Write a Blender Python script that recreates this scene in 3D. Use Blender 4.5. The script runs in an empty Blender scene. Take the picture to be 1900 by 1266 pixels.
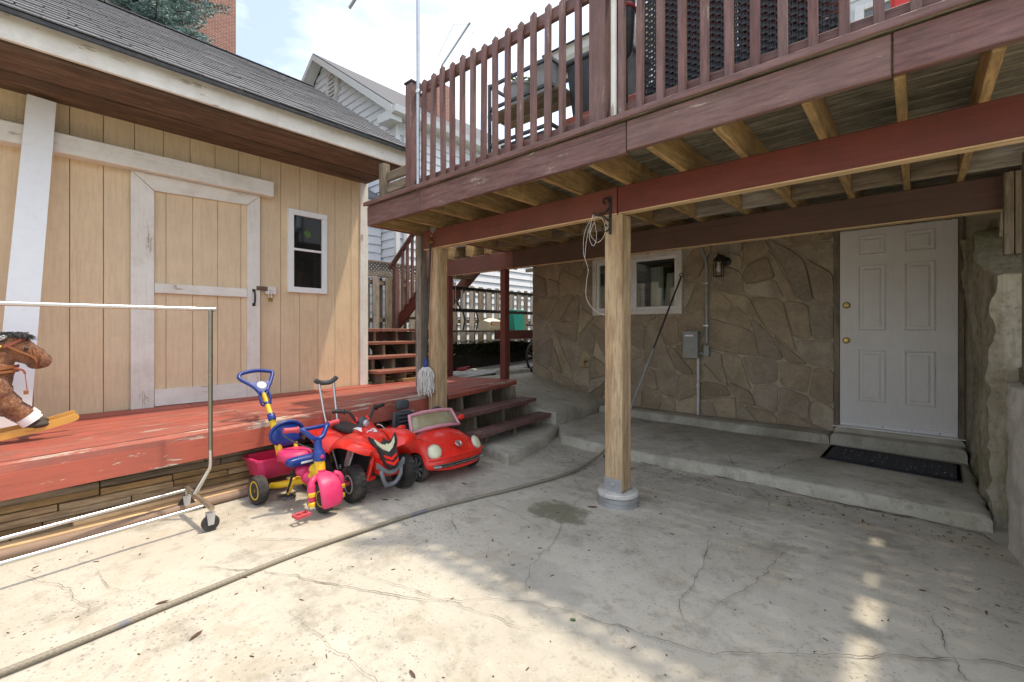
import bpy, bmesh, math, random
from mathutils import Vector, Matrix, noise as mnoise
R = math.radians
random.seed(7)
scene = bpy.context.scene
COL = scene.collection
# ---------------------------------------------------------------- camera
cam = bpy.data.cameras.new('camera'); cam_o = bpy.data.objects.new('camera', cam); COL.objects.link(cam_o)
cam.sensor_width = 36.0; cam.lens = 16.0; cam.shift_y = -21/1900; cam.clip_start = 0.05; cam.clip_end = 2000
cam_o.location = (0, 0, 1.27); cam_o.rotation_euler = (R(90), 0, R(41.6))
scene.camera = cam_o
# ---------------------------------------------------------------- sky, sun, exposure
SUN = Vector((0.24, 0.26, 1.0)).normalized()          # towards the sun
w = bpy.data.worlds.new('World'); scene.world = w; w.use_nodes = True
nt = w.node_tree; nt.nodes.clear()
out = nt.nodes.new('ShaderNodeOutputWorld'); bg = nt.nodes.new('ShaderNodeBackground')
sky = nt.nodes.new('ShaderNodeTexSky'); sky.sky_type = 'NISHITA'; sky.sun_disc = False
sky.sun_elevation = math.asin(SUN.z); sky.sun_rotation = math.atan2(SUN.x, SUN.y)
sky.air_density = 1.0; sky.dust_density = 3.0; sky.ozone_density = 1.5
tc = nt.nodes.new('ShaderNodeTexCoord'); mp = nt.nodes.new('ShaderNodeMapping'); mp.inputs['Scale'].default_value = (1, 1, 3.0)
nz = nt.nodes.new('ShaderNodeTexNoise'); nz.inputs['Scale'].default_value = 2.2; nz.inputs['Detail'].default_value = 7; nz.inputs['Roughness'].default_value = 0.58
rp = nt.nodes.new('ShaderNodeValToRGB'); rp.color_ramp.elements[0].position = 0.40; rp.color_ramp.elements[1].position = 0.64
rp.color_ramp.elements[0].color = (.22, .22, .22, 1); rp.color_ramp.elements[1].color = (.96, .96, .96, 1)
mx = nt.nodes.new('ShaderNodeMix'); mx.data_type = 'RGBA'; mx.inputs['B'].default_value = (6.0, 6.4, 7.1, 1)
nt.links.new(tc.outputs['Generated'], mp.inputs['Vector']); nt.links.new(mp.outputs['Vector'], nz.inputs['Vector'])
nt.links.new(nz.outputs['Fac'], rp.inputs['Fac']); nt.links.new(rp.outputs['Color'], mx.inputs['Factor'])
nt.links.new(sky.outputs['Color'], mx.inputs['A']); nt.links.new(mx.outputs['Result'], bg.inputs['Color'])
bg.inputs['Strength'].default_value = 0.15
nt.links.new(bg.outputs['Background'], out.inputs['Surface'])
sl = bpy.data.lights.new('sun', 'SUN'); so = bpy.data.objects.new('sun', sl); COL.objects.link(so)
sl.energy = 2.0; sl.angle = R(1.5); sl.color = (1.0, 0.87, 0.70)
so.rotation_euler = SUN.to_track_quat('Z', 'Y').to_euler()
vs = scene.view_settings; vs.view_transform = 'Standard'; vs.look = 'None'; vs.gamma = 1.0; vs.exposure = 0.95; vs.use_curve_mapping = False
scene.render.engine = 'CYCLES'
scene.cycles.max_bounces = 8; scene.cycles.diffuse_bounces = 5

# ---------------------------------------------------------------- mesh helpers
class MB:
    def __init__(s): s.v = []; s.f = []
    def add(s, vs, fs):
        o = len(s.v); s.v += [tuple(p) for p in vs]; s.f += [tuple(i+o for i in f) for f in fs]; return s
    def box(s, x0, x1, y0, y1, z0, z1, ch=0.0):
        c = ((x0+x1)/2, (y0+y1)/2, (z0+z1)/2); return s.obox(c, (abs(x1-x0), abs(y1-y0), abs(z1-z0)), None, ch)
    def obox(s, c, size, M=None, ch=0.0):
        hx, hy, hz = size[0]/2, size[1]/2, size[2]/2; c = Vector(c)
        if ch <= 0:
            vs = [(x, y, z) for x in (-hx, hx) for y in (-hy, hy) for z in (-hz, hz)]
            fs = [(0,1,3,2), (4,6,7,5), (0,4,5,1), (2,3,7,6), (0,2,6,4), (1,5,7,3)]
        else:
            ch = min(ch, hx*.6, hy*.6, hz*.6); vs = []; idx = {}
            for sx in (-1, 1):
                for sy in (-1, 1):
                    for sz in (-1, 1):
                        for a in range(3):
                            p = [sx*(hx-ch), sy*(hy-ch), sz*(hz-ch)]; p[a] = (sx*hx, sy*hy, sz*hz)[a]
                            idx[(sx, sy, sz, a)] = len(vs); vs.append(tuple(p))
            fs = []
            for a in range(3):
                b, c2 = (a+1) % 3, (a+2) % 3
                for sa in (-1, 1):
                    q = []
                    for sb, sc in ((-1,-1), (1,-1), (1,1), (-1,1)):
                        k = [0,0,0]; k[a] = sa; k[b] = sb; k[c2] = sc; q.append(idx[(k[0],k[1],k[2],a)])
                    fs.append(tuple(q if sa > 0 else q[::-1]))
            for a in range(3):
                b, c2 = (a+1) % 3, (a+2) % 3
                for sb in (-1, 1):
                    for sc in (-1, 1):
                        k0 = [0,0,0]; k0[a] = -1; k0[b] = sb; k0[c2] = sc; k1 = list(k0); k1[a] = 1
                        q = (idx[(*k0, b)], idx[(*k1, b)], idx[(*k1, c2)], idx[(*k0, c2)])
                        fs.append(q if sb*sc < 0 else q[::-1])
            for sx in (-1, 1):
                for sy in (-1, 1):
                    for sz in (-1, 1):
                        q = tuple(idx[(sx, sy, sz, a)] for a in range(3)); fs.append(q if sx*sy*sz > 0 else q[::-1])
        if M is None: return s.add([Vector(p)+c for p in vs], fs)
        return s.add([M @ Vector(p)+c for p in vs], fs)
    def beam(s, p0, p1, w, h, ch=0.0, up=(0,0,1)):
        p0 = Vector(p0); p1 = Vector(p1); d = p1-p0; L = d.length; d.normalize(); up = Vector(up)
        if abs(d.dot(up)) > .98: up = Vector((1,0,0))
        sd = d.cross(up).normalized(); u = sd.cross(d)
        return s.obox((p0+p1)/2, (L, w, h), Matrix((d, sd, u)).transposed(), ch)
    def prism(s, poly, z0, z1, ax='z'):
        n = len(poly); m = {'z': lambda a,b,c:(a,b,c), 'x': lambda a,b,c:(c,a,b), 'y': lambda a,b,c:(a,c,b)}[ax]
        vs = [m(a,b,z0) for a,b in poly]+[m(a,b,z1) for a,b in poly]
        return s.add(vs, [tuple(range(n))[::-1], tuple(range(n,2*n))]+[(i,(i+1)%n,n+(i+1)%n,n+i) for i in range(n)])
    def tube(s, pts, r, n=8, closed=False):
        pts = [Vector(p) for p in pts]; m = len(pts)
        if not hasattr(r, '__len__'): r = [r]*m
        rings = []; up = None
        for i, p in enumerate(pts):
            a = pts[(i-1) % m] if (closed or i > 0) else p; b = pts[(i+1) % m] if (closed or i < m-1) else p
            t = (b-a).normalized()
            if up is None:
                up = Vector((0,0,1)) if abs(t.z) < .9 else Vector((1,0,0))
            up = (up - t*up.dot(t)).normalized(); sd = t.cross(up)
            rings.append([p+(up*math.cos(2*math.pi*k/n)+sd*math.sin(2*math.pi*k/n))*r[i] for k in range(n)])
        return s.loft(rings, closed)
    def loft(s, rings, closed=False, caps=True):
        n = len(rings[0]); m = len(rings); fs = []
        for i in range(m if closed else m-1):
            j = (i+1) % m
            for k in range(n): fs.append((i*n+k, j*n+k, j*n+(k+1)%n, i*n+(k+1)%n))
        if caps and not closed: fs += [tuple(range(n)), tuple((m-1)*n+k for k in range(n))[::-1]]
        return s.add([p for r in rings for p in r], fs)
    def lathe(s, prof, c=(0,0,0), ax='z', n=20):
        c = Vector(c); m = {'z': lambda x,y,z:(x,y,z), 'x': lambda x,y,z:(z,x,y), 'y': lambda x,y,z:(y,z,x)}[ax]
        return s.loft([[c+Vector(m(max(r,1e-4)*math.cos(2*math.pi*k/n), max(r,1e-4)*math.sin(2*math.pi*k/n), z)) for k in range(n)] for r, z in prof])
    def ball(s, c, rad, n=14, m=9, M=None):
        c = Vector(c); rx, ry, rz = rad if hasattr(rad,'__len__') else (rad,)*3; rings = []
        for i in range(m+1):
            th = math.pi*(0.02+0.96*i/m); rings.append([Vector((rx*math.sin(th)*math.cos(2*math.pi*k/n), ry*math.sin(th)*math.sin(2*math.pi*k/n), -rz*math.cos(th))) for k in range(n)])
        if M: rings = [[M @ p for p in r] for r in rings]
        return s.loft([[c+p for p in r] for r in rings])
    def grid(s, g):
        n = len(g[0]); m = len(g)
        return s.add([p for r in g for p in r], [(i*n+k, i*n+k+1, (i+1)*n+k+1, (i+1)*n+k) for i in range(m-1) for k in range(n-1)])
    def xform(s, M): s.v = [tuple(M @ Vector(p)) for p in s.v]; return s
    def mesh(s, name, smooth=None, fix=True):
        me = bpy.data.meshes.new(name); me.from_pydata(s.v, [], s.f); me.update()
        if fix:
            b = bmesh.new(); b.from_mesh(me); bmesh.ops.recalc_face_normals(b, faces=b.faces); b.to_mesh(me); b.free()
        if smooth is not None:
            for p in me.polygons: p.use_smooth = True
            me.set_sharp_from_angle(angle=R(smooth))
        return me
ORG = {}            # origin of each object's frame in its thing's frame
def tag(o, label=None, cat=None, group=None, kind=None):
    if label: o['label'] = label
    if cat: o['category'] = cat
    if group: o['group'] = group
    if kind: o['kind'] = kind
    return o
def thing(name, label, cat, loc=(0,0,0), rotz=0.0, group=None, kind=None, local=False, rot=None):
    """Empty at a thing's base; with local=False the parts are given in world coordinates"""
    o = bpy.data.objects.new(name, None); COL.objects.link(o); o.location = loc; o.rotation_euler = rot or (0,0,rotz); o.empty_display_size = .1
    ORG[o] = Vector((0,0,0)) if local else Vector(loc)
    return tag(o, label, cat, group, kind)
def link_mesh(name, me, m, parent=None, c=(0,0,0), rot=None):
    o = bpy.data.objects.new(name, me); COL.objects.link(o)
    if m is not None and not me.materials: me.materials.append(m)
    o.location = Vector(c)-(ORG[parent] if parent else Vector((0,0,0)))
    if rot is not None: o.rotation_euler = rot
    if parent: o.parent = parent
    ORG[o] = Vector(c)
    return o
def obj(name, mb, m, parent=None, smooth=None, center=True, base=False):
    xs = [p[0] for p in mb.v]; ys = [p[1] for p in mb.v]; zs = [p[2] for p in mb.v]
    c = Vector(((min(xs)+max(xs))/2, (min(ys)+max(ys))/2, min(zs) if base else (min(zs)+max(zs))/2)) if center else Vector((0,0,0))
    mb.v = [(p[0]-c.x, p[1]-c.y, p[2]-c.z) for p in mb.v]
    return link_mesh(name, mb.mesh(name, smooth), m, parent, c)
def struct(name, mb, m, smooth=None, parent=None):
    o = obj(name, mb, m, parent, smooth)
    if not parent: o['kind'] = 'structure'
    return o
def subsurf(o, lv=1):
    md = o.modifiers.new('sub', 'SUBSURF'); md.levels = lv; md.render_levels = lv; return o
def solidify(o, t, off=-1):
    md = o.modifiers.new('sol', 'SOLIDIFY'); md.thickness = t; md.offset = off; return o
def remesh(o, vox=.008, it=6):
    md = o.modifiers.new('rm', 'REMESH'); md.mode = 'VOXEL'; md.voxel_size = vox; md.use_smooth_shade = True
    if it: md2 = o.modifiers.new('sm', 'SMOOTH'); md2.factor = .5; md2.iterations = it
    return o
def bake(o):
    dg = bpy.context.evaluated_depsgraph_get(); dg.update()
    me = bpy.data.meshes.new_from_object(o.evaluated_get(dg)); mats = [m for m in o.data.materials]
    o.modifiers.clear(); o.data = me
    if not me.materials:
        for m in mats: me.materials.append(m)
    return o
def curve(pts, k=6):
    """Catmull-Rom through pts"""
    P = [Vector(p) for p in pts]; P = [2*P[0]-P[1]]+P+[2*P[-1]-P[-2]]; r = []
    for i in range(1, len(P)-2):
        a, b, c, d = P[i-1:i+3]
        for j in range(k):
            t = j/k; r.append(.5*((2*b)+(c-a)*t+(2*a-5*b+4*c-d)*t*t+(3*b-a-3*c+d)*t**3))
    return r+[P[-2]]
def jit(a): return random.uniform(-a, a)
# ---------------------------------------------------------------- materials
class G:
    def __init__(s, name):
        s.m = bpy.data.materials.new(name); s.m.use_nodes = True; s.t = s.m.node_tree
        s.b = s.t.nodes['Principled BSDF']
    def n(s, ty, **kw):
        nd = s.t.nodes.new('ShaderNode'+ty)
        for k, v in kw.items():
            if k in nd.inputs: 
                if isinstance(v, bpy.types.NodeSocket): s.t.links.new(v, nd.inputs[k])
                else: nd.inputs[k].default_value = v
            else: setattr(nd, k, v)
        return nd
    def L(s, a, b): s.t.links.new(a, b)
    def vec(s, scale=(1,1,1), rnd=True):
        tc = s.n('TexCoord'); v = tc.outputs['Object']
        if rnd:
            oi = s.n('ObjectInfo'); mu = s.n('VectorMath', operation='SCALE'); cx = s.n('CombineXYZ')
            s.L(oi.outputs['Random'], cx.inputs[0]); s.L(oi.outputs['Random'], cx.inputs[1]); s.L(oi.outputs['Random'], cx.inputs[2])
            s.L(cx.outputs[0], mu.inputs[0]); mu.inputs['Scale'].default_value = 37.0
            ad = s.n('VectorMath', operation='ADD'); s.L(v, ad.inputs[0]); s.L(mu.outputs[0], ad.inputs[1]); v = ad.outputs[0]
        mp = s.n('Mapping'); mp.inputs['Scale'].default_value = scale; s.L(v, mp.inputs['Vector']); return mp.outputs[0]
    def noise(s, v, sc, det=4, ro=.55, dist=0.0):
        nd = s.n('TexNoise', Scale=sc, Detail=det, Roughness=ro, Distortion=dist); s.L(v, nd.inputs['Vector']); return nd.outputs['Fac']
    def vor(s, v, sc, feat='F1', out='Distance', rnd=1.0):
        nd = s.n('TexVoronoi'); nd.feature = feat; nd.inputs['Scale'].default_value = sc; nd.inputs['Randomness'].default_value = rnd; s.L(v, nd.inputs['Vector']); return nd.outputs[out]
    def ramp(s, f, stops):
        nd = s.n('ValToRGB'); cr = nd.color_ramp
        while len(cr.elements) < len(stops): cr.elements.new(.5)
        for e, (p, c) in zip(cr.elements, stops):
            e.position = p; e.color = (*c, 1) if hasattr(c, '__len__') else (c, c, c, 1)
        s.L(f, nd.inputs['Fac']); return nd.outputs['Color']
    def mix(s, f, a, b, bl='MIX'):
        nd = s.n('Mix'); nd.data_type = 'RGBA'; nd.blend_type = bl
        for k, v in (('Factor', f), ('A', a), ('B', b)):
            i = nd.inputs[k] if k == 'Factor' else [q for q in nd.inputs if q.name == k and q.type == 'RGBA'][0]
            if isinstance(v, bpy.types.NodeSocket): s.L(v, i)
            elif hasattr(v, '__len__'): i.default_value = (*v[:3], 1)
            else: i.default_value = v
        return [q for q in nd.outputs if q.type == 'RGBA'][0]
    def math(s, op, a, b=0.0):
        nd = s.n('Math', operation=op)
        for i, v in enumerate((a, b)):
            if isinstance(v, bpy.types.NodeSocket): s.L(v, nd.inputs[i])
            else: nd.inputs[i].default_value = v
        return nd.outputs[0]
    def rnd(s): return s.n('ObjectInfo').outputs['Random']
    def bump(s, h, st=.3, d=.01):
        nd = s.n('Bump', Strength=st, Distance=d); s.L(h, nd.inputs['Height'])
        if s.b.inputs['Normal'].is_linked: s.L(s.b.inputs['Normal'].links[0].from_socket, nd.inputs['Normal'])
        s.L(nd.outputs[0], s.b.inputs['Normal'])
    def col(s, c):
        if isinstance(c, bpy.types.NodeSocket): s.L(c, s.b.inputs['Base Color'])
        else: s.b.inputs['Base Color'].default_value = (*c, 1)
    def rough(s, r):
        if isinstance(r, bpy.types.NodeSocket): s.L(r, s.b.inputs['Roughness'])
        else: s.b.inputs['Roughness'].default_value = r
MATS = {}
def plastic(name, c, rough=.35, metal=0.0, dirt=.12, grime=(.25,.22,.18), coat=0.0, scale=18):
    g = G(name); v = g.vec(); n = g.noise(v, scale, 5, .65); n2 = g.noise(v, scale*7, 3)
    f = g.ramp(n, [(.45, 0), (.75, dirt)]); g.col(g.mix(f, c, grime)); g.rough(g.ramp(n, [(.3, rough*.8), (.75, min(1, rough*1.5))]))
    g.b.inputs['Metallic'].default_value = metal; g.b.inputs['Coat Weight'].default_value = coat; g.bump(n2, .04, .002)
    MATS[name] = g.m; return g.m
AX = {'x': (.9, 9, 9), 'y': (9, .9, 9), 'z': (9, 9, .9)}
def wood(name, axis, c1, c2, c3=None, knots=True, dirt=0.0, dirtc=(.10,.09,.06), rough=.75, scale=1.0, bump=.25, rings=.7):
    """bare timber with contour grain and fine fibres along an axis"""
    g = G(name); v = g.vec(tuple(k*scale for k in AX[axis])); v2 = g.vec(tuple(k*.42*scale*(.5 if k < 1 else 1) for k in AX[axis])); big = g.vec((1.3,1.3,1.3))
    ct = g.math('PINGPONG', g.math('MULTIPLY', g.noise(v2, 1.0, 1.2, .4, .3), 15.0), 1.0); fib = g.noise(v, 6, 6, .72); chk = g.noise(g.vec(tuple(k*(.35 if k < 1 else 3.0)*scale for k in AX[axis])), 1.3, 3, .6)
    c = g.mix(g.ramp(ct, [(.15, 0), (.75, rings)]), c1, c2)
    c = g.mix(g.ramp(fib, [(.38, .7), (.56, 0)]), c, c3 or tuple(k*.55 for k in c2))
    c = g.mix(g.ramp(fib, [(.55, 0), (.75, .4)]), c, tuple(min(1, k*1.25) for k in c1))
    if knots:
        kd = g.vor(g.vec(tuple(k*.30*scale for k in AX[axis])), 1.0); c = g.mix(g.ramp(kd, [(.05, .9), (.14, 0)]), c, tuple(k*.30 for k in c2))
    c = g.mix(g.ramp(chk, [(.66, 0), (.70, .75)]), c, tuple(k*.22 for k in c2))
    if dirt > 0:
        d = g.noise(big, 2.4, 7, .66); c = g.mix(g.ramp(d, [(.44, 0), (.66, dirt)]), c, dirtc)
    c = g.mix(1.0, c, g.ramp(g.rnd(), [(0, (.74,.74,.74)), (1, (1.0,1.0,1.0))]), 'MULTIPLY')
    g.col(c); g.rough(rough); g.bump(fib, bump, .004); g.bump(chk, -.2, .004); MATS[name] = g.m; return g.m
def painted(name, axis, c, c2, under, peel=.5, prim=(.55,.5,.42), rough=.6, fade=.3, dirt=.2, dirtc=(.12,.10,.07), pscale=1.0, checks=.5, dots=0.0):
    """paint that flakes off along the grain down to weathered wood; peel 0..1"""
    g = G(name); v = g.vec(AX[axis]); b = g.vec((1,1,1)); pv = g.vec(tuple((.85 if k < 1 else .55)*k for k in AX[axis]))
    fib = g.noise(v, 5, 6, .72); big = g.noise(b, 2.1, 6, .62); pe = g.noise(pv, 3.0*pscale, 10, .74, .5); chk = g.noise(g.vec(tuple(k*(.35 if k < 1 else 3.2) for k in AX[axis])), 1.3, 4, .62)
    base = g.mix(g.ramp(big, [(.38, 0), (.62, 1)]), c, c2)
    base = g.mix(g.ramp(fib, [(.38, fade), (.52, 0)]), base, tuple(k*.55 for k in c)); base = g.mix(g.ramp(fib, [(.54, 0), (.72, fade*.8)]), base, tuple(min(1, k*1.35+.02) for k in c2))
    base = g.mix(g.ramp(g.rnd(), [(0, 0), (1, .12)]), base, prim)
    base = g.mix(g.ramp(chk, [(.64, 0), (.68, checks)]), base, tuple(k*.30 for k in c))
    m = g.math('ADD', pe, g.math('MULTIPLY', g.math('SUBTRACT', big, .5), .55))
    th = .76-.28*peel; mask = g.ramp(m, [(th, 0), (th+.025, 1)])
    uw = g.mix(g.ramp(fib, [(.40, 0), (.60, 1)]), under, prim)
    colr = g.mix(mask, base, uw); d = g.noise(b, 5, 8, .72); colr = g.mix(g.ramp(d, [(.47, 0), (.68, dirt)]), colr, dirtc)
    if dots: colr = g.mix(g.ramp(g.vor(b, 4.2), [(.022, dots), (.034, 0)]), colr, tuple(k*.18 for k in c))
    g.col(colr); g.rough(g.ramp(mask, [(0, rough), (1, .9)])); g.bump(fib, .25, .004); g.bump(g.math('SUBTRACT', 1.0, mask), .4, .002)
    MATS[name] = g.m; return g.m
# timber
for ax in 'xyz':
    wood('pine_'+ax, ax, (.66,.49,.29), (.47,.30,.15), (.30,.18,.09), dirt=.18, dirtc=(.20,.16,.09))
    wood('joist_'+ax, ax, (.52,.345,.145), (.38,.225,.085), (.20,.12,.05), dirt=.5, dirtc=(.13,.10,.05))
    wood('weathered_'+ax, ax, (.34,.27,.185), (.22,.165,.105), (.10,.075,.05), dirt=.4, dirtc=(.09,.085,.05))
    wood('grey_'+ax, ax, (.46,.42,.35), (.33,.285,.22), (.18,.15,.115), dirt=.25)
    wood('under_'+ax, ax, (.40,.355,.26), (.26,.225,.155), (.07,.065,.045), dirt=.75, dirtc=(.06,.06,.035))
    wood('soffit_'+ax, ax, (.21,.125,.075), (.125,.072,.044), (.055,.032,.02), dirt=.5, dirtc=(.06,.035,.022))
    wood('newlumber_'+ax, ax, (.78,.56,.31), (.66,.43,.20), (.5,.33,.16), knots=False, rings=.5)
    painted('deckred_'+ax, ax, (.42,.095,.058), (.33,.075,.052), (.26,.19,.145), peel=.52, prim=(.44,.28,.215), dirt=.4, fade=.5)
    painted('stairred_'+ax, ax, (.30,.095,.055), (.24,.085,.055), (.24,.18,.13), peel=.5, prim=(.42,.28,.2), dirt=.35, fade=.5)
    painted('deckworn_'+ax, ax, (.42,.095,.058), (.33,.075,.052), (.42,.34,.27), peel=.80, prim=(.62,.50,.40), dirt=.2, fade=.5)
    painted('fasciared_'+ax, ax, (.46,.070,.032), (.37,.058,.032), (.45,.40,.33), peel=.52, prim=(.68,.58,.46), dirt=.12)
    painted('plum_'+ax, ax, (.150,.062,.052), (.195,.098,.086), (.19,.13,.09), peel=.44, prim=(.44,.38,.32), dirt=.40, dirtc=(.10,.07,.055), fade=.75)
    painted('beamred_'+ax, ax, (.165,.028,.014), (.130,.024,.013), (.2,.12,.08), peel=.24, prim=(.4,.28,.2), dirt=.4, dirtc=(.07,.03,.02), fade=.35)
    painted('beambrown_'+ax, ax, (.105,.045,.029), (.078,.036,.024), (.12,.1,.07), peel=.10, prim=(.3,.26,.2), dirt=.45, dirtc=(.06,.06,.035))
    painted('postred_'+ax, ax, (.17,.036,.024), (.12,.028,.020), (.2,.15,.1), peel=.18, dirt=.3)
    painted('white_'+ax, ax, (.80,.77,.70), (.72,.68,.60), (.36,.30,.23), peel=.44, prim=(.46,.40,.33), dirt=.30, dirtc=(.40,.33,.23), pscale=1.5, fade=.15, checks=.35)
    painted('siding_'+ax, ax, (.75,.57,.355), (.69,.515,.315), (.40,.30,.2), peel=-.2, dirt=.32, dirtc=(.55,.41,.26), fade=.24, checks=.14, dots=.9)
    painted('doorwhite_'+ax, ax, (.80,.78,.74), (.76,.74,.69), (.5,.45,.4), peel=-.3, dirt=.15, dirtc=(.5,.45,.36), fade=.08, checks=.0)
# plain surfaces
plastic('red_plastic', (.86,.030,.016), .30, coat=.25, dirt=.14, grime=(.5,.12,.08)); plastic('pink_plastic', (.66,.035,.135), .38, dirt=.18, grime=(.5,.2,.22))
plastic('blue_plastic', (.006,.034,.21), .33, dirt=.14, grime=(.12,.14,.25)); plastic('yellow_plastic', (.80,.50,.018), .38, dirt=.16, grime=(.5,.36,.08))
plastic('palepink_plastic', (.70,.33,.38), .45); plastic('grip_red', (.52,.06,.08), .45)
plastic('black_plastic', (.022,.022,.024), .42, dirt=.2); plastic('grey_plastic', (.17,.185,.195), .45); plastic('seat_grey', (.065,.072,.078), .55)
plastic('tyre', (.028,.026,.024), .8, dirt=.55, grime=(.20,.17,.13), scale=9); plastic('silver_plastic', (.55,.55,.54), .35, .5)
plastic('lamp_cream', (.72,.70,.46), .2, coat=.5, dirt=.3, grime=(.55,.5,.3)); plastic('black_metal', (.02,.02,.02), .4, .3)
plastic('chrome', (.62,.61,.59), .24, 1.0, dirt=.25, grime=(.4,.34,.28)); plastic('brass', (.45,.32,.11), .4, 1.0, dirt=.5, grime=(.15,.1,.04)); plastic('galv', (.50,.52,.53), .42, .85, dirt=.4, grime=(.35,.34,.32))
plastic('rack_reflection', (.26,.265,.21), .28, .9, dirt=.5, grime=(.2,.17,.1)); plastic('conduit', (.34,.36,.34), .55, .3, dirt=.4); plastic('boxgrey', (.30,.31,.28), .5, .2, dirt=.4)  # olive tone of the chrome rack upright is its reflections put into the colour
plastic('alu', (.62,.61,.59), .38, .9); plastic('rope_white', (.68,.66,.6), .8); plastic('board_white', (.83,.84,.84), .5, dirt=.08)
plastic('vinyl', (.80,.80,.78), .45, dirt=.1); plastic('rubber_mat', (.035,.037,.042), .7, dirt=.4, grime=(.14,.14,.14)); plastic('green_bin', (.0,.22,.17), .45)
plastic('leather', (.30,.11,.035), .6); plastic('leather_red', (.30,.075,.04), .6); plastic('rocker_wood', (.66,.35,.07), .4); plastic('hoof', (.055,.045,.035), .8); plastic('white_fur', (.8,.78,.74), .9)
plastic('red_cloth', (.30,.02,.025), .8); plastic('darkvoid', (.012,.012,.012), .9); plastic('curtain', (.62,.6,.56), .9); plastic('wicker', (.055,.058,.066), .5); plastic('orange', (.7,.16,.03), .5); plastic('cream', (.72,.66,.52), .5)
plastic('pipe_brown', (.30,.20,.14), .7, dirt=.7, grime=(.24,.2,.14)); plastic('pot_grey', (.33,.34,.33), .6); plastic('white_pvc', (.62,.62,.58), .5, dirt=.4); plastic('chrome_rust', (.5,.42,.3), .4, .8, dirt=.6, grime=(.2,.12,.06))
plastic('leafgreen', (.11,.20,.02), .6); plastic('deadleaf', (.10,.05,.025), .8); plastic('weed', (.07,.13,.03), .7); plastic('gutter', (.66,.66,.63), .5); plastic('housewhite', (.74,.75,.76), .6)
def glass_dark(name, c=(.01,.012,.014), r=.06):
    g = G(name); g.col(c); g.rough(r); g.b.inputs['Specular IOR Level'].default_value = .6; MATS[name] = g.m
glass_dark('shed_glass', (.012,.014,.013))
def glass_clear(name, tint=(1,1,1), mixf=.12):
    g = G(name); tr = g.n('BsdfTransparent'); tr.inputs[0].default_value = (*tint, 1); gl = g.n('BsdfGlossy'); gl.inputs['Roughness'].default_value = .03
    mx = g.n('MixShader'); mx.inputs[0].default_value = mixf; g.L(tr.outputs[0], mx.inputs[1]); g.L(gl.outputs[0], mx.inputs[2]); g.L(mx.outputs[0], g.t.nodes['Material Output'].inputs['Surface']); MATS[name] = g.m
glass_clear('window_glass', (.85,.9,.88), .10)
def dirty_screen():
    g = G('dirty_screen'); v = g.vec(); n = g.noise(v, 9, 5); g.col(g.ramp(n, [(.35, (.36,.30,.15)), (.65, (.46,.43,.27))])); g.rough(.25); g.b.inputs['Coat Weight'].default_value = .3
    g.b.inputs['Alpha'].default_value = .86; MATS['dirty_screen'] = g.m
dirty_screen()
def concrete(name, c1, c2, speck=1.0, moss=0.0, grit=(.16,.15,.13), stain=None, rough=.9):
    g = G(name); v = g.vec((1,1,1), False); a = g.noise(v, .6, 7, .64, .4); b = g.noise(v, 2.4, 10, .70); c = g.noise(v, 11, 8, .74); st = g.noise(v, 1.1, 8, .66, 1.2)
    col = g.mix(g.ramp(a, [(.40, 0), (.58, 1)]), c1, c2); col = g.mix(g.ramp(b, [(.37, .8), (.47, 0)]), col, tuple(k*.72 for k in c1))
    col = g.mix(g.ramp(b, [(.54, 0), (.66, .7)]), col, tuple(min(1, k*1.12) for k in c2))
    col = g.mix(g.ramp(st, [(.55, 0), (.60, .38), (.64, .1), (.70, .45)]), col, (c1[0]*.78, c1[1]*.72, c1[2]*.60))
    col = g.mix(g.ramp(c, [(.36, .6), (.46, 0)]), col, tuple(k*.62 for k in c1)); col = g.mix(g.ramp(c, [(.56, 0), (.66, .45)]), col, tuple(min(1, k*1.14) for k in c2))
    sp = g.vor(v, 40); spm = g.ramp(sp, [(.13, 1), (.25, 0)]); region = g.ramp(g.noise(v, .9, 6, .66), [(.42, .04*speck), (.58, .80*speck)])
    col = g.mix(g.math('MULTIPLY', spm, region), col, grit)
    sp2 = g.vor(v, 95); col = g.mix(g.math('MULTIPLY', g.ramp(sp2, [(.12, 1), (.22, 0)]), g.ramp(c, [(.45, 0), (.55, .6*speck)])), col, grit)
    if moss > 0:
        mm = g.ramp(g.noise(v, 1.6, 7, .68), [(.45, 0), (.68, moss)]); col = g.mix(mm, col, (.125,.125,.045))
    if stain:
        for (sx, sy, rx, ry, cc, am) in stain:
            mp = g.n('Mapping'); tcn = g.n('TexCoord'); g.L(tcn.outputs['Object'], mp.inputs['Vector'])
            mp.inputs['Location'].default_value = (-sx/rx, -sy/ry, 0); mp.inputs['Scale'].default_value = (1/rx, 1/ry, 0)
            ln = g.n('VectorMath', operation='LENGTH'); g.L(mp.outputs[0], ln.inputs[0])
            dd = g.math('ADD', ln.outputs['Value'], g.math('MULTIPLY', g.math('SUBTRACT', g.noise(v, 7, 5, .6), .5), 2.2))
            col = g.mix(g.ramp(dd, [(.55, am), (.80, am*.75), (1.0, 0)]), col, cc)
    g.col(col); g.rough(rough); g.bump(c, .35, .006); g.bump(g.math('MULTIPLY', spm, region), -.25, .003); MATS[name] = g.m
concrete('ground_concrete', (.42,.385,.305), (.50,.465,.38), 1.0, .0, stain=[(-1.86, 2.60, .25, .19, (.15,.14,.085), .85), (-1.45, 1.85, .28, .16, (.33,.31,.26), .5), (-3.2, .55, .5, .25, (.46,.40,.30), .35)])
concrete('slab_concrete', (.46,.43,.34), (.55,.52,.43), .6, .4)
concrete('mossy_concrete', (.40,.36,.26), (.50,.46,.35), .3, .8)
concrete('footing_concrete', (.52,.50,.44), (.58,.56,.50), .25)
concrete('kerb_concrete', (.44,.41,.33), (.52,.49,.41), .7, .45)
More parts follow.
